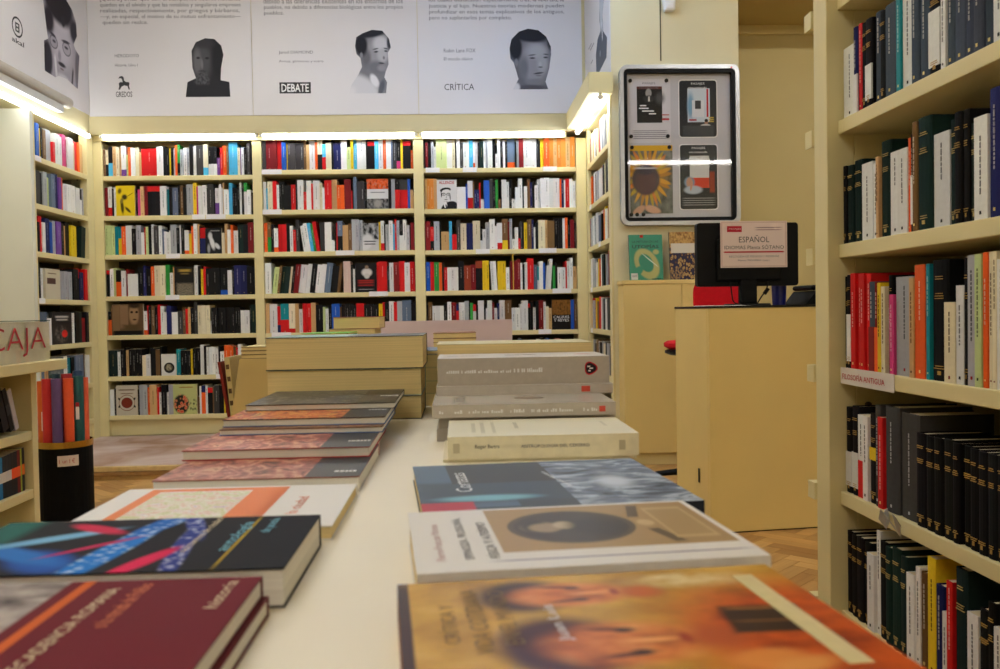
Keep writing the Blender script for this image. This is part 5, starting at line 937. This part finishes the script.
b = MB(); b.prism(rrect(.31, .22, .08), 0, .05, M=Matrix.Translation((-.155, -.16, .90)) @ Matrix.Rotation(R_(90), 4, 'X')); q = put('backrest', b.mesh('backrest', RED), ch); md = q.modifiers.new('b', 'BEVEL'); md.width = .012; md.segments = 2
boxobj('back_bracket', -.03, .03, -.232, -.2105, .70, 1.05, BLACK, ch); boxobj('bracket_foot', -.03, .03, -.232, -.05, .69, .7149, BLACK, ch)
b = MB(); b.cyl((0,0,.11), (0,0,.715), .025, n=14); put('gas_column', b.mesh('gas_column', BLACK), ch)
for k in range(5):
    a = R_(72*k+20); d = Vector((math.cos(a), math.sin(a), 0)); b = MB(); b.cyl(d*.02+Vector((0,0,.12)), d*.28+Vector((0,0,.085)), .022, .014, 10); leg = put('base_arm', b.mesh('base_arm', BLACK), ch)
    b = MB(); p = d*.28; s = Vector((-d.y, d.x, 0)); b.cyl(p+Vector((0,0,.03))-s*.012, p+Vector((0,0,.03))+s*.012, .03, n=14); b.cyl(p+Vector((0,0,.05)), p+Vector((0,0,.088)), .006, n=8); put('castor', b.mesh('castor', BLACK), leg)
# cabinet under the noticeboard with two face-out books
cb = thing('low_cabinet', 'cream low cabinet standing under the noticeboard', 'cabinet', (1.37, 5.44, 0))
part(cb, 'door', .993, 1.3505, 5.42, 5.44, .075, 1.105, COUNTERM); part(cb, 'door', 1.3525, 1.765, 5.42, 5.44, .075, 1.105, COUNTERM)
part(cb, 'body', .993, 1.765, 5.4402, 5.5985, .07, 1.105, COUNTERM); part(cb, 'top', .985, 1.77, 5.416, 5.5985, 1.1055, 1.13, COUNTERM); part(cb, 'plinth', .998, 1.76, 5.45, 5.59, 0, .0698)
def standing(label, X0, X1, Y, z0, H, m, th=.018, tilt=6):
    o = thing('book', label, 'book', (X0, Y, z0), 0, 'face-out books on the low cabinet'); o.rotation_euler = (R_(-tilt), 0, 0); W = X1-X0
    b = MB(); b.quad([(0,0,0),(W,0,0),(W,0,H),(0,0,H)], mi=1, uv=[(0,0),(1,0),(1,1),(0,1)]); b.box(0, W, .0001, .0013, 0, H, (90,90,80)); b.box(0, W, th-.0013, th, 0, H, (90,90,80)); b.box(0, .0013, .0013, th-.0013, 0, H, (90,90,80))
    put('cover', b.mesh('cover', [BOOK, m], col=True), o); boxobj('pages', .0014, W-.001, .0014, th-.0014, .001, H-.001, PAGEX, o); return o
o = standing('green book with a pale ring and the title UTOPÍAS', 1.05, 1.258, 5.50, 1.1302, .285, print_mat('utopias_cover', (70, 140, 112), [('e', .52, .36, .42, .30, -35, (178,172,112), .12), ('e', .5, .38, .25, .18, -35, (66,134,108), .15), ('e', .25, .2, .2, .1, 30, (70,140,112), .3), ('e', .8, .62, .1, .06, 0, (178,172,112), .4), ('e', .62, .44, .3, .012, -32, (214,220,206), .3), ('r', .14, .09, .1, .07, 0, (206,206,200), .03), ('r', .8, .03, .15, .01, 0, (30,60,56), .2), ('r', .38, .965, .05, .03, 0, (196,36,30), .05)], .35))
text('LA HISTORIA DE LAS', .16, .014, INK, o, (.022, -.0008, .235), FACE['-y'], 'title'); text('UTOPÍAS', .165, .026, INK, o, (.02, -.0008, .2), FACE['-y'], 'title', .01)
text('LIBRO', .03, .011, INK, o, (.015, -.0008, .022), FACE['-y'], 'title')
standing('brown arabesque book with a white title band', 1.302, 1.475, 5.50, 1.1302, .30, print_mat('arabesque_cover', {'t': 'v', 's': 13, 'c': [(.15, (120,84,50)), (.35, (196,164,110)), (.5, (96,64,44)), (.62, (48,48,70))]}, [('r', .5, .85, .5, .17, 0, {'s': 12, 'd': 5, 'c': [(.35, (120,80,44)), (.6, (206,166,100)), (.75, (150,110,60))]}, .01), ('e', .2, .12, .3, .14, 20, {'s': 16, 'c': [(.4, (44,46,66)), (.65, (176,140,90))]}, .4), ('r', .55, .66, .5, .10, 0, (214,206,190), .01)], .4))
# ================================================================== CASH DESK SHELF, SIGN, ROLLS
cd = thing('cash_desk', 'cream cash desk with open shelves below its overhanging top', 'desk', (-1.9, 2.6, 0))
part(cd, 'desk_top', -2.35, -1.55, 1.3, 3.62, .757, .797, CREAM, .004)
part(cd, 'end_panel', -2.3, -1.65, 3.53, 3.575, 0, .7565); part(cd, 'end_panel', -2.3, -1.65, 1.4, 1.445, 0, .7565); part(cd, 'back_panel', -2.3, -2.28, 1.445, 3.53, 0, .7565)
for z in (.525, .30, .07): part(cd, 'shelf_board', -2.28, -1.652, 1.4455, 3.5295, z-.035, z)
part(cd, 'plinth', -1.70, -1.68, 1.4455, 3.5295, 0, .034)
sg = thing('cash_sign', 'cream sign panel with red CAJA lettering on the cash desk', 'sign', (-1.565, 2.9, .797))
boxobj('panel', -.012, 0, 0, .605, .002, .146, mat('sign_cream', (214, 208, 178), .3, .02, 6), sg); boxobj('glass_cover', .0002, .004, 0, .605, 0, .149, GLASS, sg); boxobj('top_edge', -.012, .004, 0, .605, .1492, .152, mat('green_glass_edge', (50, 84, 66), .2, 0), sg); boxobj('foot', -.05, -.0125, .2, .4, 0, .01, CREAM, sg)
text('CAJA', .42, .105, REDINK, sg, (.0046, .145, .022), FACE['+x'], 'lettering', -.012)
def cd_book(x, y, z, t, h, d, col, label, tilt=0, col2=None):
    tt = dict(c='k', W=t, H=h, d=d, c2='w' if col2 else None, fr=.45)
    b = MB(); b.box(0, t, 0, d, 0, h, col, cols={1: (214,202,170)})
    if col2: b.box(-.0003, t+.0003, -.0006, .0, h*.38, h*.62, col2)
    o = put('book', b.mesh('book', BOOK, col=True), None, (x, y, z)); o.rotation_euler = (0, R_(tilt), R_(90)); tag(o, label, 'book', 'books on the cash desk shelves'); return o
y = 3.505
for k, (t, c, c2, nm) in enumerate(((.020, (30,32,40), (226,110,40), 'navy paperback with an orange band'), (.012, (150,170,60), None, 'thin lime paperback'), (.024, (110,30,34), (230,90,50), 'maroon paperback with an orange band'), (.022, (34,34,40), (232,86,44), 'black paperback with an orange-red band'), (.022, (36,34,36), (232,86,44), 'second black paperback with an orange-red band'), (.022, (34,36,44), (210,206,204), 'dark paperback with a white band'), (.022, (34,36,44), (210,206,204), 'dark paperback with a white band'), (.022, (30,34,40), (214,210,206), 'dark paperback with a white band'), (.024, (40,120,170), (214,210,206), 'blue paperback with a white band'), (.024, (34,36,44), (210,206,204), 'black paperback with a white band'), (.024, (34,36,44), (210,206,204), 'black paperback with a white band'))):
    cd_book(-1.672, y-t, .3001, t-.0006, .165-.0015*k, .12, c, nm + ', %s from the end panel of the cash desk' % ordn(k), 0, c2); y -= t
cd_book(-1.675, 3.452, .5353, .028, .165, .13, (190, 182, 196), 'lilac-grey hardback leaning on the cash desk shelf', -20); cd_book(-1.675, 3.416, .5353, .028, .17, .13, (30, 28, 34), 'black book with grey print leaning on the cash desk shelf', -20, (60, 58, 66))
cd_book(-1.675, 3.364, .5390, .04, .17, .13, (38, 34, 40), 'thick black book leaning behind the lilac-grey hardback', -20)
bn = thing('waste_bin', 'black cylindrical bin with a brass rim holding paper rolls', 'bin', (-1.905, 4.40, 0))
def tubew(name, r, z0, z1, m, parent, n=36, th=.004):
    b = MB()
    for k in range(n):
        a0, a1 = 2*math.pi*k/n, 2*math.pi*(k+1)/n; c0, s0, c1, s1 = math.cos(a0), math.sin(a0), math.cos(a1), math.sin(a1)
        for ra, za, rb, zb in ((r, z0, r, z1), (r, z1, r-th, z1), (r-th, z1, r-th, z0), (r-th, z0, r, z0)):
            b.quad([(ra*c0, ra*s0, za), (ra*c1, ra*s1, za), (rb*c1, rb*s1, zb), (rb*c0, rb*s0, zb)])
    return put(name, b.mesh(name, m, smooth=False), parent)
tubew('wall', .122, .006, .345, mat('bin_black', (10, 10, 11), .6, .1, 30, spec=.1), bn); tubew('brass_rim', .1245, .3452, .375, mat('brass', (190, 150, 70), .25, .1, 20, metal=1), bn)
b = MB(); b.cyl((0,0,0), (0,0,.0058), .12, n=32); put('base', b.mesh('base', BLACK), bn)
# price card bent round the bin
b = MB(); cx = []
for k in range(7): a = R_(-105+k*7.2+22); cx.append((.1232*math.cos(a), .1232*math.sin(a)))
for p, q in zip(cx, cx[1:]): b.quad([(p[0],p[1],.262), (q[0],q[1],.262), (q[0],q[1],.312), (p[0],p[1],.312)])
put('price_card', b.mesh('price_card', mat('pale_card', (214, 200, 190), .6, .03, 20)), bn)
text('1 und €', .068, .020, REDINK, bn, (.0245, -.1262, .277), (R_(90), 0, R_(28)), 'price_lettering')
for k, (x, y, r, c, hh, nm) in enumerate(((-.080, -.046, .0225, (214,100,34), .66, 'orange wrapping-paper roll with a torn white tag'), (-.042, -.079, .0235, (196,34,36), .672, 'red wrapping-paper roll standing in the bin'), (.006, -.089, .0235, (96,70,120), .672, 'purple wrapping-paper roll standing in the bin'), (.052, -.070, .0225, (226,84,40), .672, 'bright orange wrapping-paper roll between purple and teal ones'), (.084, -.036, .0235, (20,84,84), .68, 'dark teal wrapping-paper roll with a red and white tag'), (.088, .014, .0215, (226,96,60), .67, 'salmon wrapping-paper roll behind the teal one'), (-.04, -.0, .024, (24,60,70), .69, 'dark blue wrapping-paper roll at the back of the bin'), (.02, -.01, .024, (170,30,40), .69, 'crimson wrapping-paper roll at the back of the bin'), (.045, .055, .022, (40,70,110), .70, 'slate wrapping-paper roll at the back of the bin'))):
    o = thing('paper_roll', nm, 'paper roll', (-1.905+x, 4.40+y, .006), 0, 'wrapping-paper rolls in the bin')
    tubew('roll', r, 0, hh-.006, mat('roll_%d' % k, c, .5, .05, 40), o, 20, .006)
    if k == 0: boxobj('tag', .004, .016, -r-.0014, -r-.0002, .42, .51, PAPER, o)
    if k == 4: boxobj('tag', -.004, .012, -r-.0014, -r-.0002, .47, .53, PAPER, o); boxobj('tag_cap', -.004, .012, -r-.0014, -r-.0002, .5305, .55, REDINK, o)
# scrap of clear plastic caught on the side bookcase shelf
o = thing('plastic_scrap', 'crumpled scrap of clear plastic on the side bookcase shelf', 'plastic', (.957, 1.925, .4825))
b = MB(); rn = random.Random(3)
P = [(rn.uniform(-.03, .012), .018*i-.05, rn.uniform(-.045, .02)) for i in range(7)]; Q = [(p[0]-rn.uniform(.004, .02), p[1]+rn.uniform(-.006, .006), p[2]+rn.uniform(.012, .03)) for p in P]
P = [(min(p[0], -.002), p[1], p[2]) for p in P]; Q = [(min(p[0], -.002), p[1], p[2]) for p in Q]
for i in range(6): b.quad([P[i], P[i+1], Q[i+1]]); b.quad([P[i], Q[i+1], Q[i]])
put('film', b.mesh('film', mat('clear_film', (196, 200, 206), .15, 0, spec=.8)), o)
